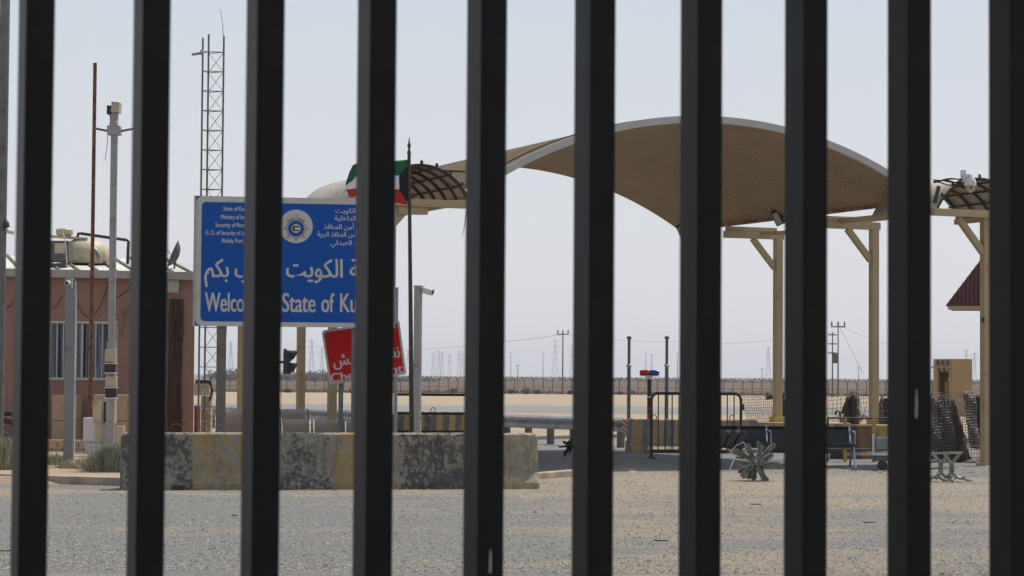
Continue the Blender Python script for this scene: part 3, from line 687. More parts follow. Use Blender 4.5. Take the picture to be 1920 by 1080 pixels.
x, z = sl(384, 519); x2, _ = sl(520, 519); text(ar("ترحب بكم"), x, z, .30, WH, pn, width=x2 - x, bold=0, fat=.0075, y=-.008)
hc = sl(0, 547)[1] - sl(0, 585)[1]
for s_, a, b2, py in (("Welcome", 384.5, 491, 583.5), ("to", 500, 518, 584), ("State", 529.5, 591, 584.5), ("of", 603, 626, 585), ("Kuwait", 638, 722, 585)):
    x, z = sl(a, py); x2, _ = sl(b2, py); text(s_, x, z, hc, WH, pn, width=x2 - x, bold=0, fat=.0065, y=-.008)
# crest: pale disc, crowned eight-point star, blue ring, small flag
cx, cz = sl(555, 424.5); rd = sl(586.5, 424)[0] - cx
def disc(name, r_, m, y, par, seg=40, pts=None, c0=None):
    q = MB(); ox, oz = c0 or (cx, cz); ps = pts or [(ox + r_ * math.cos(2 * math.pi * k / seg), oz + r_ * math.sin(2 * math.pi * k / seg)) for k in range(seg)]
    q.prism(ps, y - .0012, y, 'Y'); return q.build(name, m, par)
cr = disc('crest', rd, WH, -.0075, sg)
lb = mat('crest_grey', (.10, .10, .095), .7); c2 = (cx, cz - .035)
q = MB()
for k in range(16):           # star rays as dark lines
    a = 2 * math.pi * k / 16
    n = 3 if k % 2 == 0 else 2
    for j in range(-n, n + 1):
        L_ = rd * (.80 - .075 * abs(j)) if k % 2 == 0 else rd * (.64 - .05 * abs(j))
        w_ = .0050; dx, dz = math.cos(a), math.sin(a); ox, oz = -dz * j * .0095, dx * j * .0095
        p0 = (c2[0] + dx * rd * .5 + ox, c2[1] + dz * rd * .5 + oz); p1 = (c2[0] + dx * L_ + ox, c2[1] + dz * L_ + oz)
        if k == 4: continue
        q.prism([(p0[0] - dz * w_ / 2, p0[1] + dx * w_ / 2), (p0[0] + dz * w_ / 2, p0[1] - dx * w_ / 2), (p1[0] + dz * w_ / 2, p1[1] - dx * w_ / 2), (p1[0] - dz * w_ / 2, p1[1] + dx * w_ / 2)], -.0096, -.0088, 'Y')
for k in range(7):            # crown
    a = R(35 + 110 * k / 6); q.tube([(c2[0] + .13 * math.cos(a), -.009, c2[1] + .10 + .09 * math.sin(a)), (c2[0] + .085 * math.cos(a), -.009, c2[1] + .10 + .05 * math.sin(a))], .004, 5)
q.tube([(c2[0] + .10 * math.cos(a), -.009, c2[1] + .115 + .055 * abs(math.sin(a * 2))) for a in [math.pi * k / 20 for k in range(21)]], .0032, 5)
q.tube([(c2[0], -.009, c2[1] + .19), (c2[0], -.009, c2[1] + .235)], .005, 5)
q.build('crest_lines', lb, cr)
disc('crest_ring', rd * .545, lb, -.0092, cr, c0=c2); disc('crest_ring', rd * .52, WH, -.0098, cr, c0=c2); disc('crest_ring', rd * .48, M['sign_blue'], -.0106, cr, c0=c2); disc('crest_ring', rd * .27, WH, -.0114, cr, c0=c2)
MG = mat('flag_green', (.005, .10, .035), .8, var=.05); MR = mat('flag_red', (.42, .012, .012), .8, var=.05); MW = mat('flag_white', (.70, .70, .72), .8, var=.03); MK = mat('flag_black', (.006, .006, .007), .85, var=.1)
for i, mm_ in enumerate((MR, MW, MG)):
    q = MB(); q.prism([(c2[0] - .054, c2[1] - .042 + i * .028), (c2[0] + .054, c2[1] - .042 + i * .028), (c2[0] + .054, c2[1] - .014 + i * .028), (c2[0] - .054, c2[1] - .014 + i * .028)], -.0128, -.0118, 'Y'); q.build('crest_flag_stripe', mm_, cr)
q = MB(); q.prism([(c2[0] - .054, c2[1] - .042), (c2[0] - .022, c2[1] - .014), (c2[0] - .022, c2[1] + .014), (c2[0] - .054, c2[1] + .042)], -.0140, -.0130, 'Y'); q.build('crest_flag_hoist', MK, cr)
def ring_text(body, r_, a0, a1, m_, flip):
    n = len(body)
    for i, ch in enumerate(body):
        if ch == ' ': continue
        a = R(a0 + (a1 - a0) * i / (n - 1)); px_, pz_ = c2[0] + r_ * math.cos(a), c2[1] + r_ * math.sin(a)
        o_ = text(ch, px_, pz_, .028, m_, cr, name='crest_letter', anchor='C', y=-.0112, bold=0, sx=.8)
        o_.rotation_euler = (0, -(a - math.pi / 2) if not flip else -(a + math.pi / 2), 0)
ring_text("KUWAIT POLICE", rd * .44, 205, 335, WH, True)
ring_text(ar("شرطة الكويت"), rd * .335, 140, 40, WH, False)
for px in (416, 670):
    x, _ = sl(px, 612); mb = MB(); mb.box((x, .12, (zb + 1.6) / 2 + .1), (.15, .1, zb + 1.8)); mb.box((x, .065, zb - .02), (.16, .01, .18)); mb.build('post', mat('brown_grey_post', (.15, .135, .115), .6, var=.2, scale=5) if True else M['galv_dark'], sg, bevel=.006)

# ------------------------------------------------------------------ red checkpoint sign
D = 37.6; c0 = P(683.5, 661, D)
rs = thing('checkpoint_sign', (c0.x, D, 0), 'tilted red checkpoint sign with white border below the blue sign', 'sign')
k_ = D / F; TL, BL, TR, BR = [P(*q_, D) - Vector((c0.x, D, 0)) for q_ in ((603, 620), (618, 722.5), (748.5, 599.5), (762, 702))]
def quadp(ins):
    c_ = (TL + BL + TR + BR) / 4; ps = []
    for q_, nb1, nb2 in ((BL, BR, TL), (BR, TR, BL), (TR, TL, BR), (TL, BL, TR)):
        p = q_ + (nb1 - q_).normalized() * ins + (nb2 - q_).normalized() * ins
        r_ = .045; a = p + (nb2 - q_).normalized() * r_; b2 = p + (nb1 - q_).normalized() * r_; mid = p + ((nb2 - q_).normalized() + (nb1 - q_).normalized()) * r_ * .3
        ps += [(a.x, a.z), (mid.x, mid.z), (b2.x, b2.z)]
    return ps
mb = MB(); mb.prism(quadp(0), 0, .012, 'Y'); mb.build('backing_board', M['galv'], rs)
mb = MB(); mb.prism(quadp(.012), -.003, -.0002, 'Y'); mb.build('white_border', WH, rs)
mb = MB(); mb.prism(quadp(.034), -.006, -.0031, 'Y'); rf_ = mb.build('sign_face', M['sign_red'], rs)
tilt = math.atan2(TR.z - TL.z, TR.x - TL.x)
def rtext(body, px, py, pr, h_, bold=0):
    p = P(px, py, D) - Vector((c0.x, D, 0)); wd = (pr - px) * k_ / math.cos(tilt)
    o_ = text(body, p.x, p.z, h_, WH, rf_, width=wd, bold=0, fat=.0075, y=-.008); o_.rotation_euler = (0, -tilt, 0)
rtext("Check", 621.5, 717, 689, .15); rtext("Point", 697, 706.5, 756, .15)
rtext(ar("نقطة تفتيش"), 626, 687, 750, .20, .03)
mb = MB(); p = P(639, 700, D) - Vector((c0.x, D, 0)); mb.box((p.x, .07, (p.z) / 2 + .2), (.075, .06, p.z + .5)); mb.build('post', M['galv_dark'], rs, bevel=.004)
mb = MB(); p2 = P(725, 700, D) - Vector((c0.x, D, 0)); mb.box((p2.x, .07, (p2.z) / 2 + .2), (.075, .06, p2.z + .5)); mb.build('post', M['galv_dark'], rs, bevel=.004)

# ------------------------------------------------------------------ flag and flagpole
D = 33.0; fp = thing('flagpole', base(773, 920, D), 'dark bronze flagpole with spear finial between the signs and the canopy', 'flagpole')
zt = Z(767, 290, D)
topx = X(767, D, 290) - fp.location.x - (X(769.6, D, 290) - X(773, D, 920)) * 0
mb = MB(); mb.tube([(0, 0, 0), (topx * .5, 0, zt * .5), (topx, 0, zt)], .038, 12, r2=.024); mb.build('shaft', M['dark_bronze'], fp, smooth=True)
mb = MB(); mb.lathe((topx, 0, zt), [(.026, 0), (.030, .04), (.018, .06), (.016, .10), (.030, .13), (.014, .17), (.008, .22), (.002, .26)], 12); mb.build('finial', M['dark_bronze'], fp, smooth=True)
fl = thing('flag', (P(766, 340, D).x, D, P(766, 340, D).z), 'Kuwaiti flag of green, white and red with black hoist, blown to the left', 'flag')
# flag as cloth patches following the photographed outline; rows green / white / red, black hoist
def fpnt(px, py, y=0): p = P(px, py, D); return Vector((p.x - fl.location.x, y, p.z - fl.location.z))
def strip_(name, m_, top, bot, nu=18, nv=5):
    q = MB()
    def ev(c, u):
        u *= len(c) - 1; i = min(int(u), len(c) - 2); f_ = u - i
        return (c[i][0] * (1 - f_) + c[i + 1][0] * f_, c[i][1] * (1 - f_) + c[i + 1][1] * f_)
    for i in range(nu + 1):
        a = ev(top, i / nu); b2 = ev(bot, i / nu)
        for j in range(nv + 1):
            f_ = j / nv; px = a[0] * (1 - f_) + b2[0] * f_; py = a[1] * (1 - f_) + b2[1] * f_
            q.v.append(fpnt(px, py, .07 * math.sin((px - 766) * .085) * min(1, (768 - px) / 40) + .015 * math.sin(py * .2)))
    for i in range(nu):
        for j in range(nv): q.f.append((i * (nv + 1) + j, (i + 1) * (nv + 1) + j, (i + 1) * (nv + 1) + j + 1, i * (nv + 1) + j + 1))
    return q.build(name, m_, fl, smooth=True, solid=.004)
strip_('green_stripe', MG, [(767, 299), (740, 302), (705, 301), (680, 304), (662, 310), (655, 322), (647, 346)], [(767, 313), (748, 329), (705, 331), (680, 331), (667, 332), (662, 339), (648, 347)])
strip_('white_stripe', MW, [(749, 329), (740, 329.5), (705, 331), (680, 331), (667, 332), (662, 339), (648, 347)], [(749, 355), (740, 356), (705, 355), (680, 354), (665, 354), (655, 355), (649, 354)])
strip_('red_stripe', MR, [(749, 355), (740, 356), (705, 355), (680, 354), (665, 354), (655, 355), (649, 354)], [(765, 383.5), (740, 380), (705, 374), (680, 370), (668, 369), (660, 370), (655, 369.5)])
strip_('black_hoist', MK, [(769, 306), (764, 313), (756, 319), (748.5, 331)], [(769, 383), (765, 381), (757, 371), (748.5, 354)], 8, 8)

# grey camera post right of the flagpole, hidden sibling to its left
def campost(px, pyb, pyt, D, wd, label, lab2, flip=1):
    o = thing('camera_post', base(px, pyb, D), label, 'post')
    h = Z(px, pyt, D); mb = MB(); mb.tube([(0, 0, 0), (0, 0, h)], wd / 2, 14); mb.tube([(0, 0, h), (0, 0, h + .02)], wd / 2 + .008, 14); mb.build('post', M['pale_post'] if wd > .1 else M['galv'], o, smooth=True)
    c = thing('bullet_camera', (o.location.x + .05 * flip, D - .03, h - .04), lab2, 'camera')
    mb = MB(); mb.lathe((.02 * flip, 0, .0), [(.05, 0), (.052, .02), (.052, .16)], 14, axis=(.9 * flip, -.25, -.25)); mb.build('housing', M['white'], c, smooth=True)
    mb = MB(); mb.lathe((.165 * flip, -.038, -.038), [(.04, 0), (.04, .012)], 12, axis=(.9 * flip, -.25, -.25)); mb.build('lens', M['black'], c)
    mb = MB(); mb.box((.0, 0, .03), (.09, .06, .03)); mb.build('bracket', M['galv'], c)
campost(781, 920, 538, 34.0, .125, 'pale grey camera post just right of the flagpole', 'white bullet camera on top of the post beside the flagpole')
campost(740.5, 920, 541, 39.5, .06, 'thin grey camera post mostly behind the gate bar left of the flagpole', 'small camera on the thin post left of the flagpole', -1)

# ------------------------------------------------------------------ traffic light
D = 36.6; o = thing('traffic_light', base(517, 900, D), 'black two-lamp traffic light seen from the side under the blue sign', 'traffic light')
mb = MB(); mb.tube([(0, 0, 0), (0, 0, Z(520, 660, D))], .04, 10); mb.build('pole', M['galv_dark'], o)
zc = Z(540, 679, D); xo = X(538, D, 679) - o.location.x
mb = MB(); mb.box((xo, 0, zc), (.10, .24, .38)); mb.box((xo - .03, 0, zc + .2), (.05, .1, .03)); mb.box((xo / 2, 0, zc), (xo, .04, .04)); mb.build('signal_head', M['black'], o, bevel=.02)
for z in (zc + .1, zc - .1):
    mb = MB(); mb.lathe((xo + .05, 0, z), [(.085, 0), (.085, .02), (.09, .02)], 16, axis=(1, 0, 0))
    pr = [(.088 * math.cos(a), .088 * math.sin(a)) for a in [R(-40 + 260 * k / 14) for k in range(15)]]
    n0 = len(mb.v)
    for (y, zz) in pr: mb.v += [Vector((xo + .05, y, z + zz)), Vector((xo + .06 + .07 + .05 * (zz / .09), y, z + zz))]
    for k in range(14): mb.f.append((n0 + 2 * k, n0 + 2 * k + 2, n0 + 2 * k + 3, n0 + 2 * k + 1))
    mb.build('visor', M['black'], o)

# ------------------------------------------------------------------ big vault canopy
nl = Vector((-.44, 38.76, 0)); nr = Vector((7.68, 42.14, 0)); axv = Vector((-3.85, 9.21, 0)); ZE = 4.94; RISE = 1.28
vault = thing('vaulted_canopy', nr, 'large arched tan corrugated canopy over the checkpoint lanes', 'canopy')
chord = nr - nl; CL = chord.length; cu = chord.normalized(); au = axv.normalized(); AL = axv.length
RR = (CL * CL / 4 + RISE ** 2) / (2 * RISE); amax = math.asin(CL / 2 / RR)
def arcp(t_, s_=0, dr=0):            # t_ in 0..1 along the arch, s_ metres along the axis
    a = -amax + 2 * amax * t_; r_ = RR + dr
    return nl + cu * (CL / 2 + r_ * math.sin(a)) + au * s_ + Vector((0, 0, ZE + r_ * math.cos(a) - (RR - RISE)))
mb = MB(); NT = 36; prof = []; s_ = .04; per = .165
while s_ < AL - .04:
    for f_, d_ in ((0, 0), (.42, 0), (.5, -.034), (.92, -.034)):
        prof.append((s_ + f_ * per, d_))
    s_ += per
for (s_, d_) in prof:
    for i in range(NT + 1): mb.v.append(arcp(i / NT, s_, d_))
for j in range(len(prof) - 1):
    for i in range(NT): mb.f.append((j * (NT + 1) + i, j * (NT + 1) + i + 1, (j + 1) * (NT + 1) + i + 1, (j + 1) * (NT + 1) + i))
mb.build('roof_sheet', M['tan_roof'], vault, world=True, solid=.004)
mb = MB()
for (s_, d_) in prof:
    for i in range(NT + 1): mb.v.append(arcp(i / NT, s_, d_ + .012))
for j in range(len(prof) - 1):
    for i in range(NT): mb.f.append((j * (NT + 1) + i, j * (NT + 1) + i + 1, (j + 1) * (NT + 1) + i + 1, (j + 1) * (NT + 1) + i))
mb.build('roof_toning_skin', mat('toned_down_sunlit_roof', (.235, .175, .088), .6, var=.1, scale=1, dirt=(.17, .12, .06), dirt_amt=.35, dscale=2, spec=.2), vault, world=True, solid=.003)  # darker copy of the roof sheet, added to tone down its sunlit top
def fascia(s_, th, dep):
    q = MB()
    for i in range(49):
        for dr, so in ((.02, 0), (-dep, 0), (-dep, th), (.02, th)): q.v.append(arcp(i / 48, s_ + so, dr))
    for i in range(48):
        for k in range(4): q.f.append((4 * i + k, 4 * i + (k + 1) % 4, 4 * i + 4 + (k + 1) % 4, 4 * i + 4 + k))
    q.f.append((0, 1, 2, 3)); q.f.append((192, 195, 194, 193)); return q
fascia(-.03, .06, .105).build('edge_fascia', M['grey_fascia'], vault, world=True)
fascia(AL, .03, .05).build('edge_fascia', M['tan_steel'], vault, world=True)
mb = MB(); mb.tube([arcp(.345, k * .0 - .035 + .4, .03) if False else arcp(t_, .42, .03) for t_ in [k / 30 for k in range(2, 13)] for k in (0,)][:11], .010, 6); mb.build('roof_cable', M['black'], vault, world=True)
for side in (0, 1):
    mb = MB(); p0 = arcp(side, .0, -.055); p1 = arcp(side, AL, -.055); mb.bar(p0, p1, .07, .06); mb.build('eave_purlin', M['rust_tan'], vault, world=True)
# columns, transverse brackets and braces
def column(x, y, zt, side, wd=.17, z0=0.0, foot=None, Lb=1.25, brace=True, par=vault):
    q = MB(); c = Vector((x, y, 0)); q.box((x, y, (z0 + zt) / 2), (wd, wd, zt - z0), Matrix.Rotation(R(22), 3, 'Z'))
    co = q.build('column', M['tan_steel'], par, world=True, bevel=.004)
    if foot: f_ = MB(); f_.box((x, y, z0 + .07), (wd + .13, wd + .13, .14), Matrix.Rotation(R(22), 3, 'Z')); f_.build('foot_plate', mat('yellow_paint', (.48, .36, .10), .7), par, world=True, bevel=.01)
    d = -cu if side > 0 else cu
    q = MB(); q.bar(c + Vector((0, 0, zt + .075)) - d * .12, c + d * Lb + Vector((0, 0, zt + .075)), .13, .15)
    q.bar(c + Vector((0, 0, zt + .20)) + d * .05, c + d * (Lb + .1) * .9 + Vector((0, 0, zt + .20)), .10, .09)
    q.build('bracket_beam', M['tan_steel'], par, world=True, bevel=.004)
    if brace: q = MB(); q.bar(c + Vector((0, 0, zt - .62)) + d * .08, c + d * .62 + Vector((0, 0, zt - .0)), .10, .12); q.build('brace', M['tan_steel'], par, world=True, bevel=.004)
def cxy(px, D, py): return X(px, D, py), D
x, y = cxy(1458.5, 49, 600); column(x, y, Z(1458, 449, 49), 1, z0=.62, foot=True, wd=.16, Lb=1.3)
x, y = cxy(1638.5, 46, 600); column(x, y, Z(1638, 431, 46), 1, wd=.155, Lb=1.3)
for px, D in ((623, 43.6), (564, 46.6)):
    x, y = cxy(px, D, 700); column(x, y, 4.62, -1, wd=.15, Lb=1.2)
x, y = cxy(451, 50, 700); column(x, y, 4.62, -1, wd=.12, Lb=1.2, brace=False)
q = MB(); q.bar(P(1540, 418, 46.4), P(1712, 401, 43.0), .09, .10); q.build('eave_beam', M['tan_steel'], vault, world=True, bevel=.004)
q = MB(); q.bar(P(1382, 438.5, 49.2), P(1475, 436, 48.4), .09, .08); q.build('eave_beam', M['tan_steel'], vault, world=True, bevel=.004)
# flood lamps fixed under the eave
def flood(px, py, D, label, rz=0, s_=1.0):
    o = thing('floodlight', P(px, py, D), label, 'floodlight', rz, 'floodlights under the vaulted canopy')
    rt = Matrix.Rotation(R(-28), 3, 'Y') @ Matrix.Rotation(R(25), 3, 'X')
    q = MB(); q.box((0, 0, 0), (.16 * s_, .10, .34 * s_), rt); q.bar((.06, 0, .12), (.22, .06, .22), .03, .03); q.box((.13 * s_, .04, 0), (.12, .10, .22), rt); q.build('housing', M['black'], o, bevel=.01)
    q = MB(); q.box(rt @ Vector((-.015, -.053, 0)), (.11 * s_, .006, .28 * s_), rt); q.build('glass', mat('frosted_glass', (.34, .35, .33), .3), o)
flood(1457, 408, 47.0, 'floodlight above the middle canopy column')
flood(1652, 380, 44.0, 'floodlight near the right corner of the vaulted canopy')
flood(1276, 432, 50.5, 'dark floodlight at the far lower corner of the vault', 0, .8)

# ------------------------------------------------------------------ small barrel canopies flanking the vault
def small(name, cen, halfw, zE, rise, L, label, beam_z, m_under):
    o = thing(name, (cen.x, cen.y, 0), label, 'canopy', math.atan2(cu.y, cu.x))
    r_ = (halfw ** 2 + rise ** 2) / (2 * rise); am = math.asin(halfw / r_) if rise < halfw else math.pi - math.asin(halfw / r_)
    def ap(t_, s_, dr=0):
        a = -am + 2 * am * t_; return Vector((( r_ + dr) * math.sin(a), s_, zE + (r_ + dr) * math.cos(a) - (r_ - rise)))
    q = MB(); n = 24
    for j in range(2):
        for i in range(n + 1): q.v.append(ap(i / n, j * L, .03))
    for i in range(n): q.f.append((i, i + 1, n + 2 + i, n + 1 + i))
    q.build('roof_sheet', m_under, o, solid=.006, smooth=True)
    k = 0; s_ = .03
    while s_ < L:
        q = MB(); q.tube([ap(i / n, s_, -.005) for i in range(n + 1)], .028, 6); q.build('rib', M['rust'] if k % 2 else M['rust_dark'], o, smooth=True); s_ += .5; k += 1
    q = MB()
    for i in range(1, 8): q.tube([ap(i / 8, 0, .0), ap(i / 8, L, .0)], .017, 5); q.lathe(ap(i / 8, .02, .045), [(.03, -.02), (.03, .03), (.01, .05)], 6)
    q.build('purlins', M['rust_dark'], o)
    for s2 in (-1, 1): q = MB(); q.bar((s2 * halfw, -.05, zE - .03), (s2 * halfw, L, zE - .03), .07, .10); q.build('eave_beam', M['tan_steel'], o)
    q = MB(); q.bar((-halfw - .1, -.02, beam_z), (halfw + .05, -.02, beam_z), .12, .13); q.build('cross_beam', M['tan_steel'], o, bevel=.004)
    return o
M['small_sheet'] = mat('small_canopy_sheet', (.46, .40, .31), .5, var=.1, scale=2, dirt=(.25, .19, .12), dirt_amt=.3)
DL = 39.0; cen = P(791, 350, DL); zc = Z(791, 372, DL)
sc1 = small('barrel_canopy', cen, .86, zc + .02, .55, 4.3, 'small barrel canopy of tan sheets on rusty ribs behind the flag', Z(800, 381, DL), M['small_sheet'])
DR = 41.6; cen2 = P(1838, 370, DR)
sc2 = small('barrel_canopy', cen2, .93, Z(1838, 397, DR), .60, 2.2, 'small barrel canopy of tan sheets on rusty ribs at the right side', Z(1838, 401, DR), M['small_sheet'])
x, y = cxy(1848, 42, 700); q = MB(); zt = Z(1848, 407, 42); q.box((x, y, zt / 2), (.15, .15, zt), Matrix.Rotation(R(22), 3, 'Z')); q.box((x, y, .03), (.3, .3, .06)); q.build('column', M['tan_steel'], sc2, world=True, bevel=.004)
q = MB(); q.bar(P(1846, 478, 42), P(1796, 408, 41.7), .10, .11); q.build('brace', M['tan_steel'], sc2, world=True)
q = MB(); a_ = P(1842, 600, 41.85); q.box(a_, (.06, .08, .09)); q.build('conduit_box', M['black'], sc2, world=True)
x, y = cxy(716, 38.8, 700); q = MB(); zt = Z(716, 388, 38.8); q.box((x, y, zt / 2), (.15, .15, zt), Matrix.Rotation(R(22), 3, 'Z')); q.build('column', M['tan_steel'], sc1, world=True, bevel=.004)
q = MB(); q.bar(P(722, 436, 38.8), P(762, 390, 39), .11, .12); q.build('brace', M['tan_steel'], sc1, world=True)
q = MB(); q.bar(P(745, 395, 38.85), P(800, 395.5, 39.1), .12, .13); q.build('bracket_beam', M['tan_steel'], sc1, world=True)
# white dome camera and black lamps on the right small canopy
c = thing('dome_camera', P(1819, 345, 41.0), 'white pan-tilt dome camera hanging from the right small canopy', 'camera')
q = MB(); q.lathe((0, 0, .0), [(.03, .18), (.045, .165), (.05, .13), (.095, .08), (.11, .02), (.112, -.03), (.095, -.035)], 20); q.build('housing', M['white'], c, smooth=True)
q = MB(); q.lathe((0, 0, 0), [(.09, -.036), (.085, -.09), (.06, -.14), (.03, -.155), (.005, -.16)], 18); q.build('dome', M['beige'], c, smooth=True)
q = MB(); q.lathe((.0, -.095, -.075), [(.022, 0), (.022, .02)], 12, axis=(0, -1, -.2)); q.build('lens', M['black'], c)
q = MB(); q.box((-.10, .1, .10), (.05, .22, .10)); q.box((-.1, .12, .2), (.09, .08, .12)); q.bar((-.1, .0, .16), (0, 0, .17), .03, .03); q.box((-.1, .3, .1), (.05, .4, .05)); q.build('bracket', M['white'], c)
fl2 = thing('floodlight', P(1756, 365, 41.2), 'narrow black lamp at the left end of the right small canopy', 'floodlight')
q = MB(); q.box((0, 0, 0), (.06, .12, .32), Matrix.Rotation(R(14), 3, 'Y')); q.build('housing', M['black'], fl2, bevel=.01)
q = MB(); rndc = random.Random(4)
for k in range(5):
    q.tube([P(1750 + 52 * u / 8, 337 + k * 1.8 + (1.2 + .5 * k) * math.sin(u * .8 + k) - .5 * u * (k % 2), 41.2) for u in range(9)], .012, 5)
co = q.build('cable_tangle', M['black'], None); prop(co, 'tangle of black cables on the left end of the right small canopy', 'cables')
q = MB(); q.tube([P(872, 322, 38.7), P(850, 321, 38.7), P(828, 320, 38.7), P(818, 318, 38.7), P(808, 316, 38.8)], .018, 6)
q.tube([P(876, 390, 38.6), P(872, 415, 38.6), P(867, 445, 38.6)], .010, 5, r2=.003); prop(q.build('loose_cable', M['black']), 'loose black cable running from the small left canopy to the vault', 'cable')

# ------------------------------------------------------------------ hut with maroon hip roof, far right
hw2 = 2.3; cc_ = P(1773, 573, 58.0); z0 = cc_.z; hrot = R(-13)
hc_ = Vector((cc_.x, 58.0, 0)) + Matrix.Rotation(hrot, 3, 'Z') @ Vector((hw2, hw2, 0))
o = thing('guard_hut', hc_, 'small guard hut with maroon ribbed hip roof at the right edge', 'hut', hrot); zr = z0 + hw2 * 1.42
M['maroon'] = mat('maroon_roof_sheet', (.055, .008, .014), .7, var=.1, scale=3, spec=.2)
q = MB(); q.add([(-hw2, -hw2, z0), (hw2, -hw2, z0), (hw2, hw2, z0), (-hw2, hw2, z0), (0, 0, zr)], [(0, 1, 4), (1, 2, 4), (2, 3, 4), (3, 0, 4), (0, 3, 2, 1)])
hr = q.build('roof', M['maroon'], o)
q = MB(); nrb = 44
for k in range(1, nrb):
    xx = -hw2 + 2 * hw2 * k / nrb; tt = 1 - abs(xx) / hw2; q.bar((xx, -hw2, z0 + .02), (xx, -hw2 + hw2 * tt, z0 + (zr - z0) * tt + .01), .022, .03)
q.build('roof_rib', M['maroon'], hr)
q = MB(); q.box((0, -hw2 + .06, z0 - .05), (2 * hw2 - .12, .06, .11)); q.build('fascia', M['tan_steel'], o)
q = MB(); q.box((.25, .2, (z0 - .05) / 2), (2.4, 2 * hw2 - 1.6, z0 - .05)); q.build('wall', M['tan_concrete'], o)

# ------------------------------------------------------------------ arched booth
D = 96; o = thing('arched_booth', base(1793, 780, D), 'tan booth with a pointed arch opening and crenellated top', 'booth')
ox = o.location.x; zt = Z(1793, 673, D); xl_, xm, xr_ = X(1763, D, 700) - ox, X(1784, D, 700) - ox, X(1825, D, 700) - ox
M['booth_tan'] = mat('booth_render', (.36, .245, .125), .9, var=.06, scale=1)
# front face turned to the left: box from xl..xr, front return drawn at an angle
wF = 1.35; phi = math.acos(min(1, (xm - xl_) / wF))
fx0 = Vector((xl_, 1.15, 0)); fx1 = Vector((xm, 0, 0)); dF = (fx1 - fx0); wF = dF.length; dF.normalize(); nF = Vector((dF.y, -dF.x, 0))
def fpt(u, z, dep=0): return fx0 + dF * u - nF * dep + Vector((0, 0, z))
zb0, zs, hwid = -.2, Z(1773, 700, D), .46
archpts = [(wF / 2 - hwid * wF / 1.35, zb0), (wF / 2 - hwid * wF / 1.35, zs)]
ww = hwid * wF / 1.35; ah = Z(1773, 690, D) - zs + .12
for k in range(1, 12):
    a = math.pi - math.pi * k / 12; archpts.append((wF / 2 + ww * math.cos(a), zs + ah * math.sin(a)))
archpts += [(wF / 2 + ww, zs), (wF / 2 + ww, zb0)]
q = MB(); outer = [(0, zb0)] + [(0, zs)] + [(wF * k / 12, zt - .42) for k in range(1, 12)] + [(wF, zs), (wF, zb0)]
n = len(archpts)
for (u, z) in archpts: q.v.append(fpt(u, z))
for (u, z) in outer: q.v.append(fpt(u, z))
for (u, z) in archpts: q.v.append(fpt(u, z, .10))
for i in range(n - 1): q.f.append((i, i + 1, n + i + 1, n + i)); q.f.append((i, 2 * n + i, 2 * n + i + 1, i + 1))
# band above
q.add([fpt(0, zs), fpt(wF, zs), fpt(wF, zt - .42), fpt(0, zt - .42)], [(0, 1, 2, 3)][:0])
q.add([fpt(0, zt - .43), fpt(wF, zt - .43), fpt(wF, zt), fpt(0, zt), fpt(0, zt - .43, .3), fpt(wF, zt - .43, .3), fpt(wF, zt, .3), fpt(0, zt, .3)], [(0, 1, 2, 3), (3, 2, 6, 7), (0, 4, 5, 1), (0, 3, 7, 4)])
q.add([fpt(0, zs), fpt(wF / 12, zt - .42), fpt(0, zt - .42)], [(0, 1, 2)]); q.add([fpt(wF, zs), fpt(wF * 11 / 12, zt - .42), fpt(wF, zt - .42)], [(0, 1, 2)])
q.add([(xm + .004, 0, zb0), (xr_, .25, zb0), (xr_, .25, zt), (xm + .004, 0, zt), (xr_, 1.6, zb0), (xr_, 1.6, zt), (xl_, 1.6, zb0), (xl_, 1.6, zt), (xl_, 1.15, zb0), (xl_, 1.15, zt)], [(0, 1, 2, 3), (1, 4, 5, 2), (4, 6, 7, 5), (6, 8, 9, 7), (3, 2, 5, 7, 9)])
q.build('wall', M['booth_tan'], o)
q = MB()
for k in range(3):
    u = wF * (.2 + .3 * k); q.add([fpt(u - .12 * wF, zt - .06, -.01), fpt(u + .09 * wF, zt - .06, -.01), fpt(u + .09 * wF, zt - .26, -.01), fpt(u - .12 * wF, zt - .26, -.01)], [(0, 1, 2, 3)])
q.build('crenel_dark_patches', M['black'], o)  # black patches on the face stand in for shade in the openings
q = MB(); a_, b2 = fpt(-.08, zt - .36, -.08), fpt(wF, zt - .36, -.08); q.bar(a_, b2, .12, .07)
for k in range(3): q.bar(fpt(wF * (.2 + .3 * k), zt - .4, -.05), fpt(wF * (.2 + .3 * k), zt - .55, -.02), .1, .1)
q.build('cornice', M['booth_tan'], o)
q = MB(); q.box(fpt(wF / 2 + .12, .80, .22), (.34, .1, 1.3)); q.build('door', mat('orange_wood', (.42, .22, .06), .6), o)
q = MB(); q.box(fpt(wF / 2 + .1, 1.55, .25), (.12, .1, .12)); q.build('lamp', M['white'], o)
q = MB(); q.add([fpt(.1, zb0, .6), fpt(wF - .1, zb0, .6), fpt(wF - .1, zt - .3, .6), fpt(.1, zt - .3, .6)], [(0, 1, 2, 3)]); q.build('inner_wall', mat('shade_toned_render', (.022, .018, .016), .9), o)  # shade inside the booth is put into this near-black wall colour

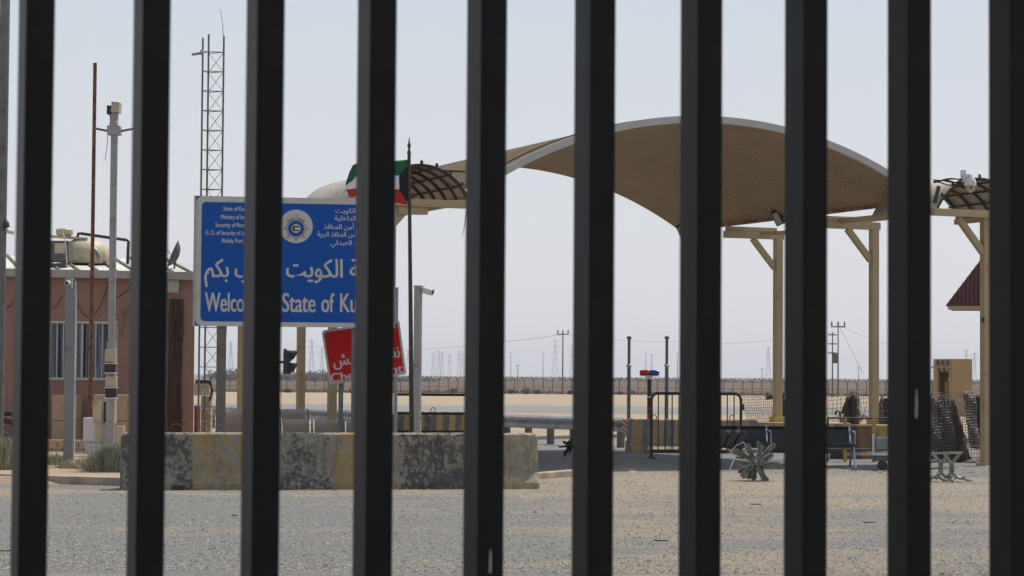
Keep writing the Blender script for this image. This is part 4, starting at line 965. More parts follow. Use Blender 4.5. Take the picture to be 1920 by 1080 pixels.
# ------------------------------------------------------------------ guardrail
ga = gp(395, 760, 67); gb = gp(1160, 790, 51)
o = thing('guardrail', ga, 'galvanised steel guardrail running across behind the chairs', 'guardrail', math.atan2((gb - ga).y, (gb - ga).x))
L = (gb - ga).length; prof = [(-.02, .0), (-.09, .05), (-.09, .10), (-.02, .155), (-.09, .21), (-.09, .26), (-.02, .31), (-.012, .31), (-.078, .26), (-.078, .21), (-.008, .155), (-.078, .10), (-.078, .05), (-.012, 0)]
zg = .36; n = int(L / 3.6) + 1
for i in range(n - 1):
    q = MB(); q.prism([(a, b2 + zg) for a, b2 in prof], i * L / (n - 1), (i + 1) * L / (n - 1) - .02, 'X'); q.build('beam', M['galv'], o)
n = int(L / .85)
for i in range(n):
    q = MB(); x = i * L / (n - 1); q.box((x, .06, .32), (.15, .11, .64)); q.box((x, -.012 + .01, zg + .155), (.14, .02, .2)); q.build('post', M['galv_dark'], o, bevel=.005)
    if i % 4 == 2: q = MB(); q.box((x, -.1, zg + .155), (.035, .01, .07)); q.build('reflector', mat('amber_reflector', (.5, .3, .03), .4) if 'amb' not in M else M['amb'], o)
q = MB(); q.prism([(a, b2 + zg) for a, b2 in prof], L, L + .25, 'X'); eo = q.build('end_terminal', M['galv'], o)
# red and white hazard panel at its end
mh, t, b = newmat('hazard_stripes'); tc = N(t, 'ShaderNodeTexCoord'); sx = N(t, 'ShaderNodeSeparateXYZ'); t.links.new(tc.outputs['Object'], sx.inputs[0])
a1 = N(t, 'ShaderNodeMath'); a1.operation = 'MULTIPLY_ADD'; a1.inputs[1].default_value = .9; t.links.new(sx.outputs[2], a1.inputs[0]); t.links.new(sx.outputs[0], a1.inputs[2])
a2 = N(t, 'ShaderNodeMath'); a2.operation = 'MULTIPLY'; a2.inputs[1].default_value = 11; t.links.new(a1.outputs[0], a2.inputs[0]); a3 = N(t, 'ShaderNodeMath'); a3.operation = 'FRACT'; t.links.new(a2.outputs[0], a3.inputs[0])
t.links.new(ramp(t, a3.outputs[0], [(0, (.30, .04, .04)), (.5, (.5, .47, .45))], 'CONSTANT'), b.inputs['Base Color'])
hp = thing('hazard_panel', P(1179, 801, 49.6), 'red and white striped hazard panel on the right end of the guardrail', 'sign')
q = MB(); q.box((0, 0, 0), (.27, .015, .36), Matrix.Rotation(R(-6), 3, 'Y') @ Matrix.Rotation(R(15), 3, 'Z')); q.build('panel', mh, hp, bevel=.01)
q = MB(); q.tube([(0, .04, .1), (0, .04, -hp.location.z)], .025, 8); q.box((0, .04, -hp.location.z + .1), (.14, .12, .2)); q.build('post', M['galv_dark'], hp)

# ------------------------------------------------------------------ railings and crowd barrier
def rail(name, a, b_, zs_, posts, r_, m_, label, cat, rz=None, verts=None, z0=0):
    L = (b_ - a).length; o = thing(name, a, label, cat, math.atan2((b_ - a).y, (b_ - a).x))
    for z in zs_: q = MB(); q.tube([(0, 0, z), (L, 0, z)], r_, 8); q.build('rail', m_, o)
    for f_ in posts: q = MB(); q.tube([(f_ * L, 0, 0), (f_ * L, 0, max(zs_))], r_ * 1.05, 8); q.build('post', m_, o)
    if verts:
        for f_ in verts: q = MB(); q.tube([(f_ * L, 0, min(zs_)), (f_ * L, 0, max(zs_))], r_ * .45, 6); q.build('picket', m_, o)
    return o
D = 46; zz = lambda px, py, D: Z(px, py, D)
rail('steel_railing', gp(742, 800, D), gp(872 + 60, 800, D), [zz(800, 740, D), zz(800, 775, D), zz(800, 809, D)], [0, 1], .026, M['rust_dark'], 'black rusty three-rail railing between flagpole and guardrail', 'railing')
D = 44.5; A = gp(1221, 860, D); B_ = gp(1389, 860, D + .2); L = (B_ - A).length
o = thing('crowd_barrier', A, 'black rusty crowd barrier with rounded top corners and thin uprights', 'barrier', math.atan2((B_ - A).y, (B_ - A).x))
zt = zz(1300, 738, D); zb_ = zz(1300, 847, D); q = MB()
q.tube([(0, 0, 0), (0, 0, zt - .12), (.03, 0, zt - .04), (.1, 0, zt), (L / 2, 0, zt), (L - .1, 0, zt), (L - .03, 0, zt - .04), (L, 0, zt - .12), (L, 0, .02)], .028, 10); q.tube([(0, 0, zb_), (L, 0, zb_)], .03, 8); q.build('frame', M['rust_dark'], o, smooth=True)
npk = 13
for k in range(1, npk):
    q = MB(); x = L * k / npk; q.tube([(x, 0, zb_), (x, 0, zt)], .012, 6); q.build('picket', M['rust_dark'], o)
q = MB(); q.bar((L - .01, -.3, .02), (L - .01, .3, .02), .04, .03); q.bar((.0, -.3, .02), (.0, .3, .02), .04, .03); q.build('foot', M['rust_dark'], o)
q = MB(); q.box((L + .03, 0, zt - .26), (.06, .05, .12)); q.build('hook', M['rust_dark'], o)
D = 43.4; o = rail('steel_railing', gp(1552, 870, D), gp(1680, 870, D + .1), [zz(1600, 784, D), zz(1600, 843, D)], [0, 1], .018, M['black'], 'thin black two-rail railing in front of the brown barrier', 'railing')
for px in (1585, 1640):
    f_ = X(px, D, 820) - o.location.x; q = MB(); q.box((f_, 0, .42), (.06, .05, .84)); q.build('post', mat('ochre_paint', (.40, .27, .07), .6), o)

# grey thin posts with collars
for i, (px, lab) in enumerate(((1178.5, 'left thin grey pole with collar behind the guardrail end'), (1249.5, 'right thin grey pole with collar behind the crowd barrier'))):
    D = 52 + i * .3; o = thing('thin_pole', base(px, 850, D), lab, 'pole', 0, 'thin grey poles with collars')
    zt = Z(px - 5, 632, D); q = MB(); tx = X(px - 5, D, 630) - o.location.x; tx = 0
    q.tube([(0, 0, 0), (0, 0, Z(px, 686, D))], .042, 10); q.tube([(0, 0, Z(px, 686, D)), (0, 0, zt)], .034, 10); q.build('shaft', M['galv_dark'], o, smooth=True)
    q = MB(); q.lathe((0, 0, Z(px, 686, D) - .03), [(.04, 0), (.062, .02), (.062, .05), (.04, .07)], 10); q.build('collar', M['galv'], o)
    q = MB(); q.lathe((0, 0, zt - .05), [(.036, 0), (.06, .03), (.055, .06), (.02, .08)], 10); q.build('cap', M['galv_dark'], o)
# beacon on banded pole
D = 50.5; o = thing('warning_beacon', base(1217, 850, D), 'red and blue light bar on a black and red banded pole', 'beacon')
zt = Z(1214, 711, D); zb_ = 0
cols = [(0, .45, 'r'), (.45, .62, 'k'), (.62, .78, 'r'), (.78, .86, 'k'), (.86, .90, 'r'), (.90, 1.13, 'k'), (1.13, 1.16, 'w'), (1.16, zt / 1.0, 'k')]
mk = {'r': mat('red_band', (.35, .04, .02), .6), 'k': M['black'], 'w': M['white']}
for a, b2, c_ in cols:
    q = MB(); q.tube([(0, 0, a), (0, 0, b2)], .048, 12); q.build('pole_band', mk[c_], o)
q = MB(); q.lathe((0, 0, zt), [(.05, 0), (.04, .03), (.08, .05), (.10, .07)], 12); q.box((0, 0, zt + .075), (.44, .12, .02)); q.build('mount', M['white'], o)
LBZ = zt + .145
for s2, nm, cc in ((-1, 'red_lens', (.42, .02, .03)), (1, 'blue_lens', (.015, .07, .35))):
    q = MB(); q.lathe((.0, 0, LBZ), [(.060, 0), (.064, .02), (.064, .17), (.05, .21), (.02, .22)], 16, axis=(s2, 0, 0)); q.build(nm, mat(nm, cc, .25, var=.1), o, smooth=True)

# ------------------------------------------------------------------ chairs
def chair_row(name, n, sp, label, cat, m_, frame, loc, rz, group, backz=(.42, .84), tilt=.16):
    o = thing(name, loc, label, cat, rz, group)
    for i in range(n):
        x = (i + .5) * sp; wv = sp - (.085 if n < 5 else .02)
        q = MB(); ns = 8; th = .03
        for j in range(ns + 1):
            f_ = j / ns; z = backz[0] + (backz[1] - backz[0]) * f_; y = .22 + tilt * f_ + .05 * math.sin(f_ * 2.6) - (.06 * max(0, f_ - .85) * 6)
            for sx_ in (-1, 1): q.v += [Vector((x + sx_ * wv / 2, y, z)), Vector((x + sx_ * wv / 2, y + th, z))]
        for j in range(ns):
            a = 4 * j; b2 = a + 4
            q.f += [(a, a + 2, b2 + 2, b2), (a + 1, b2 + 1, b2 + 3, a + 3), (a, b2, b2 + 1, a + 1), (a + 2, a + 3, b2 + 3, b2 + 2)]
        q.f += [(0, 1, 3, 2), (4 * ns, 4 * ns + 2, 4 * ns + 3, 4 * ns + 1)]
        q.build('backrest', m_, o, bevel=.008)
        q = MB(); q.box((x, -.02, .43), (wv, .46, .04), Matrix.Rotation(.06, 3, 'X')); q.build('seat', m_, o, bevel=.012)
    for i in range(n + 1):
        x = i * sp
        if n == 5 and i not in (2, 5): continue
        if True:
            q = MB(); q.tube([(x, -.28, .0), (x, -.05, .36)], .018, 8); q.tube([(x, .3, .0), (x, .05, .36)], .018, 8); q.build('leg', frame, o)
        q = MB(); q.tube([(x, -.22, .42), (x, -.24, .60), (x, -.18, .645), (x, .1, .645), (x, .27, .64), (x, .30, .5), (x, .26, .43)], .014, 8); q.tube([(x, .25, backz[0]), (x, .25 + tilt * .5, (backz[0] + backz[1]) / 2), (x, .25 + tilt, backz[1] + .005)], .021, 8); q.build('armrest', frame, o, smooth=True)
    q = MB(); q.box((n * sp / 2, 0, .365), (n * sp, .07, .05)); q.build('support_beam', frame if frame is not M['chrome'] else M['galv_dark'], o)
    return o
ck = M['chair_grey']
def crow(px, D, n, lab, tz=.0, zt=None, rz=180):
    z_top = Z(px, zt, D) if zt else .86
    p = gp(px, 800, D); o = chair_row('waiting_chairs', n, .53, lab, 'bench seats', ck, M['chrome'], p, R(rz), 'metal waiting chairs behind the long barrier', backz=(z_top - .40, z_top))
    return o
crow(708, 38.3, 3, 'nearer row of grey metal seat backs with chrome arms behind the long barrier', zt=786, rz=178)
crow(581, 43.5, 2, 'farther grey metal seats showing above the front ones behind the long barrier', zt=767, rz=178)
crow(478, 40.5, 1, 'grey metal seat turned sideways at the left behind the long barrier', zt=768, rz=168)
p = gp(1337, 870, 40.6)
chair_row('black_bench', 5, .50, 'row of black padded waiting seats with chrome arms under the vaulted canopy', 'bench seats', M['chair_black'], M['chrome'], p, R(2), None, backz=(.40, .72), tilt=.12)
# heap of black folded seats at the left end of the row
o = thing('tipped_chairs', gp(1372, 865, 39.6), 'black seats with chrome frame tipped over beside the crowd barrier', 'chairs', R(10))
for k in range(3):
    q = MB(); q.box((-.22 + k * .17, 0, .52), (.15, .40, .32), Matrix.Rotation(R(25), 3, 'Y')); q.build('seat_pad', M['chair_black'], o, bevel=.04)
q = MB(); q.tube([(-.1, -.25, .3), (0, -.27, .42), (.13, -.25, .48), (.2, -.24, .38), (.15, -.25, .27), (.02, -.26, .25), (-.1, -.25, .3)], .014, 8); q.tube([(.0, -.26, .25), (-.12, -.3, .0)], .014, 8); q.tube([(.15, -.2, .3), (.25, -.25, .0)], .014, 8); q.build('frame', M['chrome'], o, smooth=True)
# low island wall with tan coping behind the benches
D = 48.6; a_ = gp(1352, 800, D); b_ = gp(1592, 800, D - .4)
o = thing('island_wall', a_, 'low island wall with tan coping and black front behind the benches', 'wall', math.atan2((b_ - a_).y, (b_ - a_).x)); L = (b_ - a_).length
q = MB(); q.box((L / 2, .25, .28), (L, .5, .56)); q.build('wall', M['black'], o)
q = MB(); q.box((L / 2, .25, .60), (L + .05, .56, .08)); q.build('coping', M['tan_concrete'], o, bevel=.015)

# ------------------------------------------------------------------ steel hedgehogs
def hedgehog(px, py, D, r_, m_, label, seed, n=14, extra=None):
    rnd = random.Random(seed); c = P(px, py, D); o = thing('steel_hedgehog', c, label, 'anti-vehicle barrier', 0, 'spiked steel hedgehogs on the forecourt')
    dirs = []
    for k in range(n):
        zz_ = 1 - 2 * (k + .5) / n; a = k * 2.39996 + seed + rnd.uniform(-.3, .3); s_ = math.sqrt(1 - zz_ * zz_); dirs.append(Vector((s_ * math.cos(a), s_ * math.sin(a) * .9, zz_)))
    lowest = -c.z + .012
    for d in dirs:
        L = r_ * rnd.choice((.62, .8, .95, 1.05)); d = d.normalized()
        if d.z * L < lowest: L = lowest / d.z
        u = d.cross(Vector((0, 0, 1))).normalized(); v = d.cross(u); roll = rnd.uniform(0, 3); u, v = u * math.cos(roll) + v * math.sin(roll), v * math.cos(roll) - u * math.sin(roll)
        q = MB(); w_ = rnd.uniform(.045, .07) * r_ / .4; th = .005; cut = rnd.uniform(-.03, .03)
        for (aa, bb) in ((u, v), (v, u)):      # angle iron: two flanges, sawn end
            p0 = d * .03 - aa * w_ * .15; p1 = d * (L + cut) - aa * w_ * .15; p2 = d * (L - abs(cut)) + aa * w_ * .85; p3 = d * .03 + aa * w_ * .85; t_ = bb * th
            q.add([p0 - t_, p3 - t_, p2 - t_, p1 - t_, p0 + t_, p3 + t_, p2 + t_, p1 + t_], [(0, 1, 2, 3), (7, 6, 5, 4), (0, 4, 5, 1), (1, 5, 6, 2), (2, 6, 7, 3), (3, 7, 4, 0)])
        q.build('steel_spike', m_, o)
    q = MB(); q.blob((0, 0, 0), (.09, .09, .09), seed, .2); q.build('hub', m_, o)
    return o
M['hog'] = mat('weathered_green_grey_steel', (.21, .22, .19), .5, .25, var=.4, scale=7, dirt=(.42, .41, .36), dirt_amt=.45, dscale=6)
M['hog_dark'] = mat('dark_olive_steel', (.19, .195, .165), .5, .2, var=.4, scale=9, dirt=(.36, .36, .31), dirt_amt=.4, dscale=9)
D = 35.2; c = P(1418, 865, D); kx = D / F
o = thing('steel_hedgehog', c, 'dark olive spiked steel hedgehog in front of the black benches', 'anti-vehicle barrier', 0, 'spiked steel hedgehogs on the forecourt')
rnd = random.Random(2)
q = MB()
for yy in (-.16, 0, .16): q.tube([(.062 * math.cos(a), yy, .062 * math.sin(a)) for a in [2 * math.pi * k / 14 for k in range(15)]], .022, 6)
for a in (.4, 2.5, 4.6): q.bar((.066 * math.cos(a), -.17, .066 * math.sin(a)), (.066 * math.cos(a), .17, .066 * math.sin(a)), .04, .02)
q.build('hub', M['hog_dark'], o)
for ang, ln, wd_, yy in ((90, 40, .050, -.16), (121, 39, .085, 0), (43, 49, .062, -.16), (-3, 46, .075, 0), (181, 42, .07, -.16), (146, 37, .07, .16), (-124, 43, .085, -.16), (-88, 37.5, .075, 0), (-110, 38, .07, .16), (-57, 44, .085, -.16), (68, 35, .06, .16), (20, 38, .06, .16), (-24, 40, .06, .16), (204, 40, .06, .16), (-70, 38, .06, .16), (160, 50, .03, -.1), (-15, 52, .03, -.1)):
    a = R(ang + rnd.uniform(-7, 7)); d = Vector((math.cos(a), rnd.uniform(-.12, .12), math.sin(a))); u = Vector((-math.sin(a), 0, math.cos(a))); L = ln * kx; st = Vector((0, yy, 0)) + d * .06 + u * rnd.uniform(-.055, .055)
    q = MB(); tipw = wd_ * 1.15; basew = wd_ * .7
    def slab(off, depth_, w0, w1):     # one face of the channel arm
        y_ = Vector((0, off, 0)); z_ = Vector((0, depth_, 0)); e_ = st + d * (L - .07)
        pts = [st - u * w0 / 2, st + u * w0 / 2, e_ + u * w1 / 2 - d * .03, e_ + u * w1 * .15, e_ - u * w1 / 2 - d * .015]
        q.add([p + y_ for p in pts] + [p + y_ + z_ for p in pts], [(0, 1, 2, 3, 4), (9, 8, 7, 6, 5), (0, 5, 6, 1), (1, 6, 7, 2), (2, 7, 8, 3), (3, 8, 9, 4), (4, 9, 5, 0)])
    slab(0, .012, basew, tipw)
    for s2 in (-1, 1): q.bar(st + u * s2 * basew * .45 + Vector((0, -.03, 0)), st + d * (L - .10) + u * s2 * tipw * .45 + Vector((0, -.03, 0)), .010, .06, up=(0, 1, 0))
    q.build('steel_spike', M['hog_dark'], o)
hedgehog(1068, 836, 43.6, .26, M['black'], 'black spiked steel hedgehog half hidden behind a gate bar', 5, 14)
D = 35.3; o = thing('steel_hedgehog', base(1774, 905, D), 'steel hedgehog with two upright legs and clawed feet at the right', 'anti-vehicle barrier', 0, 'spiked steel hedgehogs on the forecourt')
for s2 in (-1, 1):
    x = s2 * .085
    for sgn in (-1, 1):
        q = MB(); q.tube([(x + sgn * .13, 0, .46), (x + sgn * .07, 0, .37), (x, 0, .29), (x, 0, .15), (x + sgn * .09, 0, .07)], .026, 8); q.build('upright', M['hog_dark'], o, smooth=True)
    q = MB(); q.box((x, 0, .22), (.075, .03, .22)); q.build('web_plate', M['hog_dark'], o)
    for k in range(7):
        a = k * .9 + .3; q = MB(); q.bar((x + s2 * .06, 0, .10), (x + s2 * .10 + .17 * math.cos(a), .14 * math.sin(a), .03 + .03 * (k % 2)), .05, .03); q.bar((x + s2 * .10 + .12 * math.cos(a), .1 * math.sin(a), .05), (x + s2 * .10 + .22 * math.cos(a + .25), .17 * math.sin(a + .2), .02 + .07 * (k % 2)), .03, .02); q.build('claw', M['hog_dark'], o)
q = MB(); q.bar((-.28, 0, .44), (.26, 0, .455), .05, .03); q.build('cross_bar', M['hog'], o)

# ------------------------------------------------------------------ cart
D = 39.6; o = thing('hand_cart', base(1676, 882, D), 'low grey cart with small black wheels partly behind a gate bar', 'cart')
q = MB(); q.box((.08, .25, .46), (.76, .5, .20)); q.build('side_panel', M['grey_post'], o, bevel=.01)
q = MB(); q.box((.05, .25, .28), (.85, .5, .05)); q.bar((-.36, -.01, .3), (-.36, -.01, .62), .03, .03); q.build('frame', M['white'], o, bevel=.006)
q = MB(); q.box((.05, .25, .2), (.7, .4, .09)); q.build('underframe', M['galv_dark'], o)
for x in (-.2, .35):
    w_ = MB(); w_.lathe((x, .0, .085), [(.03, -.02), (.085, -.02), (.09, 0), (.085, .02), (.03, .02)], 16, axis=(0, 1, 0)); w_.build('wheel', M['black'], o)

# ------------------------------------------------------------------ wire cages with brown cloth
def mesh_panel(o, pts, nu, nv, r_, m_, seed=0, jit=.03, name='wire_mesh'):
    rnd = random.Random(seed); c00, c10, c11, c01 = [Vector(p) for p in pts]
    grid = [[c00.lerp(c10, i / nu).lerp(c01.lerp(c11, i / nu), j / nv) + Vector((rnd.uniform(-jit, jit) * .3, rnd.uniform(-jit, jit) + .05 * math.sin(i * .7 + j * .5 + seed), rnd.uniform(-jit, jit) * .3)) for j in range(nv + 1)] for i in range(nu + 1)]
    q = MB()
    for i in range(nu + 1): q.tube(grid[i], r_, 4, cap=False)
    for j in range(nv + 1): q.tube([grid[i][j] for i in range(nu + 1)], r_, 4, cap=False)
    return q.build(name, m_, o, world=True)
def drape(o, pts, nu, nv, m_, seed, amp=.08, name='cloth'):
    c00, c10, c11, c01 = [Vector(p) for p in pts]; q = MB(); rnd = random.Random(seed); ph = rnd.uniform(0, 6)
    for i in range(nu + 1):
        for j in range(nv + 1):
            p = c00.lerp(c10, i / nu).lerp(c01.lerp(c11, i / nu), j / nv)
            q.v.append(p + Vector((rnd.uniform(-.02, .02), amp * math.sin(i * 1.3 + ph + .3 * j) + rnd.uniform(-.025, .025), rnd.uniform(-.03, .03) * (j == nv) * 2)))
    for i in range(nu):
        for j in range(nv): q.f.append((i * (nv + 1) + j, (i + 1) * (nv + 1) + j, (i + 1) * (nv + 1) + j + 1, i * (nv + 1) + j + 1))
    return q.build(name, m_, o, world=True, smooth=True, solid=.012)
D = 43.6; o = thing('wire_cage', base(1795, 872, D), 'crumpled wire cage with brown cloth at the right, left of the canopy column', 'wire cage')
drape(o, [P(1775, 868, D), P(1822, 868, D - .3), P(1790, 748, D + .2), P(1776, 745, D + .3)], 8, 8, M['cloth_brown'], 1)
drape(o, [P(1744, 862, D + .4), P(1778, 862, D + .3), P(1776, 742, D + .4), P(1740, 742, D + .5)], 8, 8, M['cloth_brown'], 2, .1)
drape(o, [P(1820, 840, D + .7), P(1856, 845, D + .6), P(1856, 742, D + .6), P(1806, 740, D + .7)], 8, 8, M['cloth_brown'], 3, .07)
mesh_panel(o, [P(1742, 866, D - .1), P(1792, 860, D - .1), P(1786, 735, D), P(1742, 738, D)], 13, 24, .005, M['wire'], 4, .02)
mesh_panel(o, [P(1812, 838, D - .1), P(1836, 836, D - .1), P(1828, 735, D + .1), P(1796, 735, D + .1)], 7, 20, .006, M['wire'], 5, .015)
mesh_panel(o, [P(1816, 872, D - .4), P(1846, 872, D - .4), P(1842, 836, D - .3), P(1812, 836, D - .3)], 7, 5, .006, M['wire_rust'], 6, .02)
q = MB(); q.blob(P(1830, 868, D - .2), (.35, .25, .09), 7, .3); q.blob(P(1770, 872, D - .2), (.4, .25, .06), 8, .3); q.build('spilled_sand', M['ground'], o, world=True)
D = 49.8; o = thing('wire_cage', base(1620, 820, D), 'wire cage with slumped brown cloth around the second canopy column', 'wire cage')
drape(o, [P(1578, 815, D), P(1612, 815, D), P(1606, 742, D), P(1584, 744, D)], 7, 7, M['cloth_brown'], 11, .1)
drape(o, [P(1640, 815, D + .1), P(1690, 815, D + .1), P(1690, 744, D + .1), P(1648, 742, D + .1)], 8, 7, M['cloth_brown'], 12, .1)
drape(o, [P(1575, 775, D - .1), P(1614, 782, D - .1), P(1612, 740, D - .1), P(1588, 741, D - .1)], 7, 5, M['cloth_brown'], 19, .12)
mesh_panel(o, [P(1604, 812, D - .2), P(1740, 812, D - .2), P(1740, 738, D - .1), P(1598, 739, D - .1)], 34, 9, .005, M['wire'], 14, .04)
mesh_panel(o, [P(1552, 812, D - .1), P(1600, 812, D - .1), P(1596, 738, D), P(1548, 745, D)], 13, 9, .005, M['wire'], 15, .04)
q = MB(); q.tube([P(1566, 778, D - .3), P(1569, 770, D - .3), P(1575, 772, D - .3), P(1577, 795, D - .3)], .03, 8); q.build('hose', M['wire_rust'], o, world=True); q = MB(); q.tube([P(1612, 790, D - .3), P(1620, 778, D - .3), P(1626, 782, D - .3), P(1628, 796, D - .3)], .03, 8); q.build('hose', mat('ochre_hose', (.42, .26, .07), .6), o, world=True)
D = 54; o = thing('wire_cage', base(1430, 830, D), 'leaning sheet of thin wire mesh left of the first canopy column', 'wire cage')
mesh_panel(o, [P(1402, 800, D), P(1455, 800, D), P(1447, 733, D + .1), P(1390, 735, D + .1)], 15, 13, .005, M['wire_rust'], 16, .03)
drape(o, [P(1443, 800, D + .2), P(1476, 800, D + .2), P(1470, 735, D + .2), P(1458, 735, D + .2)], 5, 6, M['cloth_brown'], 17, .1)
q = MB(); q.box(P(1448, 745, D - .1), (.3, .1, .09), Matrix.Rotation(-.12, 3, 'Y')); q.build('timber', M['cloth_brown'], o, world=True)

# ------------------------------------------------------------------ plants
def leafy(q, c, rad, n, seed, size=(.05, .10), blade=False):
    rnd = random.Random(seed); c = Vector(c)
    for _ in range(n):
        a = rnd.uniform(0, 2 * math.pi)
        if blade:
            b0 = c + Vector((rnd.gauss(0, rad[0] * .35), rnd.gauss(0, rad[1] * .35), 0)); h_ = rad[2] * rnd.uniform(.35, 1.0) * (1 - .5 * min(1, abs(b0.x - c.x) / rad[0]))
            tip = b0 + Vector((rnd.uniform(-.35, .35) * h_ + (b0.x - c.x) * .4, rnd.uniform(-.3, .3) * h_, h_)); w_ = rnd.uniform(.002, .005)
            mid = b0.lerp(tip, .55) + Vector((rnd.uniform(-.03, .03), 0, .03)); d = Vector((math.cos(a), math.sin(a), 0)) * w_
            q.add([b0 - d, b0 + d, mid + d * .8, tip, mid - d * .8], [(0, 1, 2, 3, 4)])
        else:
            r_ = rnd.random() ** .45; ph = math.acos(rnd.uniform(-1, 1)); p = c + Vector((rad[0] * r_ * math.sin(ph) * math.cos(a), rad[1] * r_ * math.sin(ph) * math.sin(a), rad[2] * r_ * math.cos(ph)))
            s_ = rnd.uniform(*size); u = Vector((rnd.uniform(-1, 1), rnd.uniform(-1, 1), rnd.uniform(-1, 1))).normalized(); v = u.cross(Vector((rnd.uniform(-1, 1), rnd.uniform(-1, 1), 1))).normalized()
            q.add([p - u * s_, p + v * s_ * .4, p + u * s_, p - v * s_ * .4], [(0, 1, 2, 3)])
M['leaf'] = mat('dusty_green_leaf', (.31, .32, .22), .8, var=.35, scale=4, bmp=0)
M['leaf_dry'] = mat('dry_straw', (.42, .33, .19), .9, var=.25, scale=4, bmp=0)
M['leaf_far'] = mat('dry_scrub', (.085, .07, .05), .95, var=.35, scale=.8, bmp=0)
for i, (px, py, D, rw, h_, n, lab) in enumerate(((8, 893, 35.5, .55, .62, 700, 'grey-green desert bush at the far left above the kerb'), (205, 893, 35.0, .42, .50, 800, 'grey-green desert bush beside the left end of the long barrier'), (150, 893, 36.0, .35, .18, 260, 'small dry tuft between the grey post and the bush'), (105, 890, 37.2, .3, .25, 160, 'thin green tuft just left of the square grey post foot'))):
    o = thing('desert_bush', base(px, py, D), lab, 'bush'); o.location.z = .08
    q = MB(); leafy(q, (0, 0, 0), (rw, rw * .7, h_), n * 3, i, blade=True); leafy(q, (0, 0, h_ * .45), (rw * .9, rw * .5, h_ * .45), n * 3, i + 50, (.008, .02)); q.build('foliage', M['leaf'] if i != 2 else M['leaf_dry'], o)
    q = MB(); leafy(q, (0, -.1, 0), (rw * 1.1, rw * .6, h_ * .45), n // 2, i + 90, blade=True); q.build('dry_stems', M['leaf_dry'], o)
# far scrub near the border fence
k = 0
rnd = random.Random(21)
for px in (905, 958, 988, 1008, 1070, 1095, 1163, 1185, 1440, 1330, 850, 540, 660, 1500, 1600, 470):
    D = 355 + rnd.uniform(-15, 10); p = P(px, 735, D); r_ = rnd.uniform(.35, .7)
    o = thing('scrub_bush', (p.x, D, gz(D)), 'dark dry scrub bush in front of the border fence', 'bush', 0, 'scrub bushes along the border fence')
    q = MB(); leafy(q, (0, 0, r_ * .7), (r_ * 1.4, r_, r_ * .8), 260, px, (.08, .2)); q.build('foliage', M['leaf_far'], o)
    q = MB(); q.tube([(0, 0, -.05), (.03, 0, .3)], .04, 5); q.build('stem', M['wood_pole'], o)
q = MB()
for k in range(520):
    px = rnd.uniform(400, 1940); D = 366 + rnd.uniform(-14, 22); p = P(px, 735, D); hh = rnd.choice((.25, .35, .5, .8))
    leafy(q, (p.x, D, gz(D) + hh * .4), (rnd.uniform(.6, 2.2), 1, hh * .6), 16, k + 900, (.08, .24))
prop(q.build('fence_scrub', M['leaf_far']), 'low dry scrub growing along the foot of the border fence', 'scrub', kind='stuff')
# distant line of trees at the left and low scrub along the horizon
q = MB(); rnd = random.Random(31)
for k in range(150):
    px = rnd.uniform(395, 800); D = rnd.uniform(900, 1300); hh = rnd.uniform(2, 5.5) * (1 if px < 620 else .45); p = P(px, 700, D)
    leafy(q, (p.x, D, -1.4 + hh * .45), (rnd.uniform(3, 7), 3, hh * .6), 60, k, (.5, 1.1))
prop(q.build('distant_trees', mat('far_tree_leaf', (.05, .055, .04), .95, var=.3, scale=.1, bmp=0)), 'far-off hazy line of dark trees on the horizon left of the flagpole', 'trees', kind='stuff')
q = MB()
for k in range(420):
    px = rnd.uniform(780, 1940); D = rnd.uniform(1200, 2200); p = P(px, 700, D); hh = rnd.uniform(.5, 2.2)
    leafy(q, (p.x, D, -1.4 + hh * .4), (rnd.uniform(4, 14), 3, hh * .6), 22, k + 500, (.5, 1.2))
prop(q.build('distant_scrub', M['leaf_far']), 'low far scrub along the desert horizon', 'scrub', kind='stuff')
# small red-roofed building far left
D = 1300; p = P(440, 690, D); o = thing('distant_house', (p.x, D, -1.4), 'tiny far-off house with reddish roof between sign post and gate bar', 'house')
q = MB(); q.box((0, 0, 1.5), (5, 4, 3)); q.build('wall', M['tan_concrete'], o); q = MB(); q.add([(-2.8, -2.3, 3.01), (2.8, -2.3, 3.01), (2.8, 2.3, 3.01), (-2.8, 2.3, 3.01), (-1.5, 0, 4.6), (1.5, 0, 4.6)], [(0, 1, 5, 4), (1, 2, 5), (2, 3, 4, 5), (3, 0, 4), (0, 3, 2, 1)]); q.build('roof', mat('red_roof', (.28, .08, .05), .8), o)

# ------------------------------------------------------------------ border fence
D = 375; x0 = P(395, 730, D).x; x1 = P(1945, 730, D).x
o = thing('border_fence', (x0, D, -1.4), 'long chain-link border fence with Y-shaped post tops across the desert', 'fence')
pitch = (x1 - x0) / 87; hpost = Z(1000, 713.5, D) + 1.4
def ypost():
    q = MB(); q.bar((0, 0, 0), (0, 0, hpost), .12, .12); q.bar((0, 0, hpost), (-.46, 0, hpost + .66), .10, .10); q.bar((0, 0, hpost), (.46, 0, hpost + .66), .10, .10); return q
fm = mat('fence_post_steel', (.10, .085, .07), .8, var=.2); p0 = ypost().build('post', fm, o)
for k in range(1, 88):
    c = p0.copy(); COL.objects.link(c); c.parent = o; c.location = (k * pitch, 0, 0)
L = x1 - x0
q = MB()
for z in (hpost - .02, hpost * .5, .1): q.bar((0, .05, z), (L, .05, z), .05, .05)
for s2 in (-1, 1):
    for f_ in (.4, .95): q.bar((0, 0, hpost + .62 * f_), (L, 0, hpost + .62 * f_), .02, .02)
q.build('rails_and_wires', fm, o)
mm_, t, b = newmat('chain_link'); b.inputs['Base Color'].default_value = (.20, .17, .14, 1); b.inputs['Alpha'].default_value = .30; b.inputs['Roughness'].default_value = .8
q = MB(); q.box((L / 2, .08, hpost / 2), (L, .01, hpost)); q.build('chain_link_mesh', mm_, o)

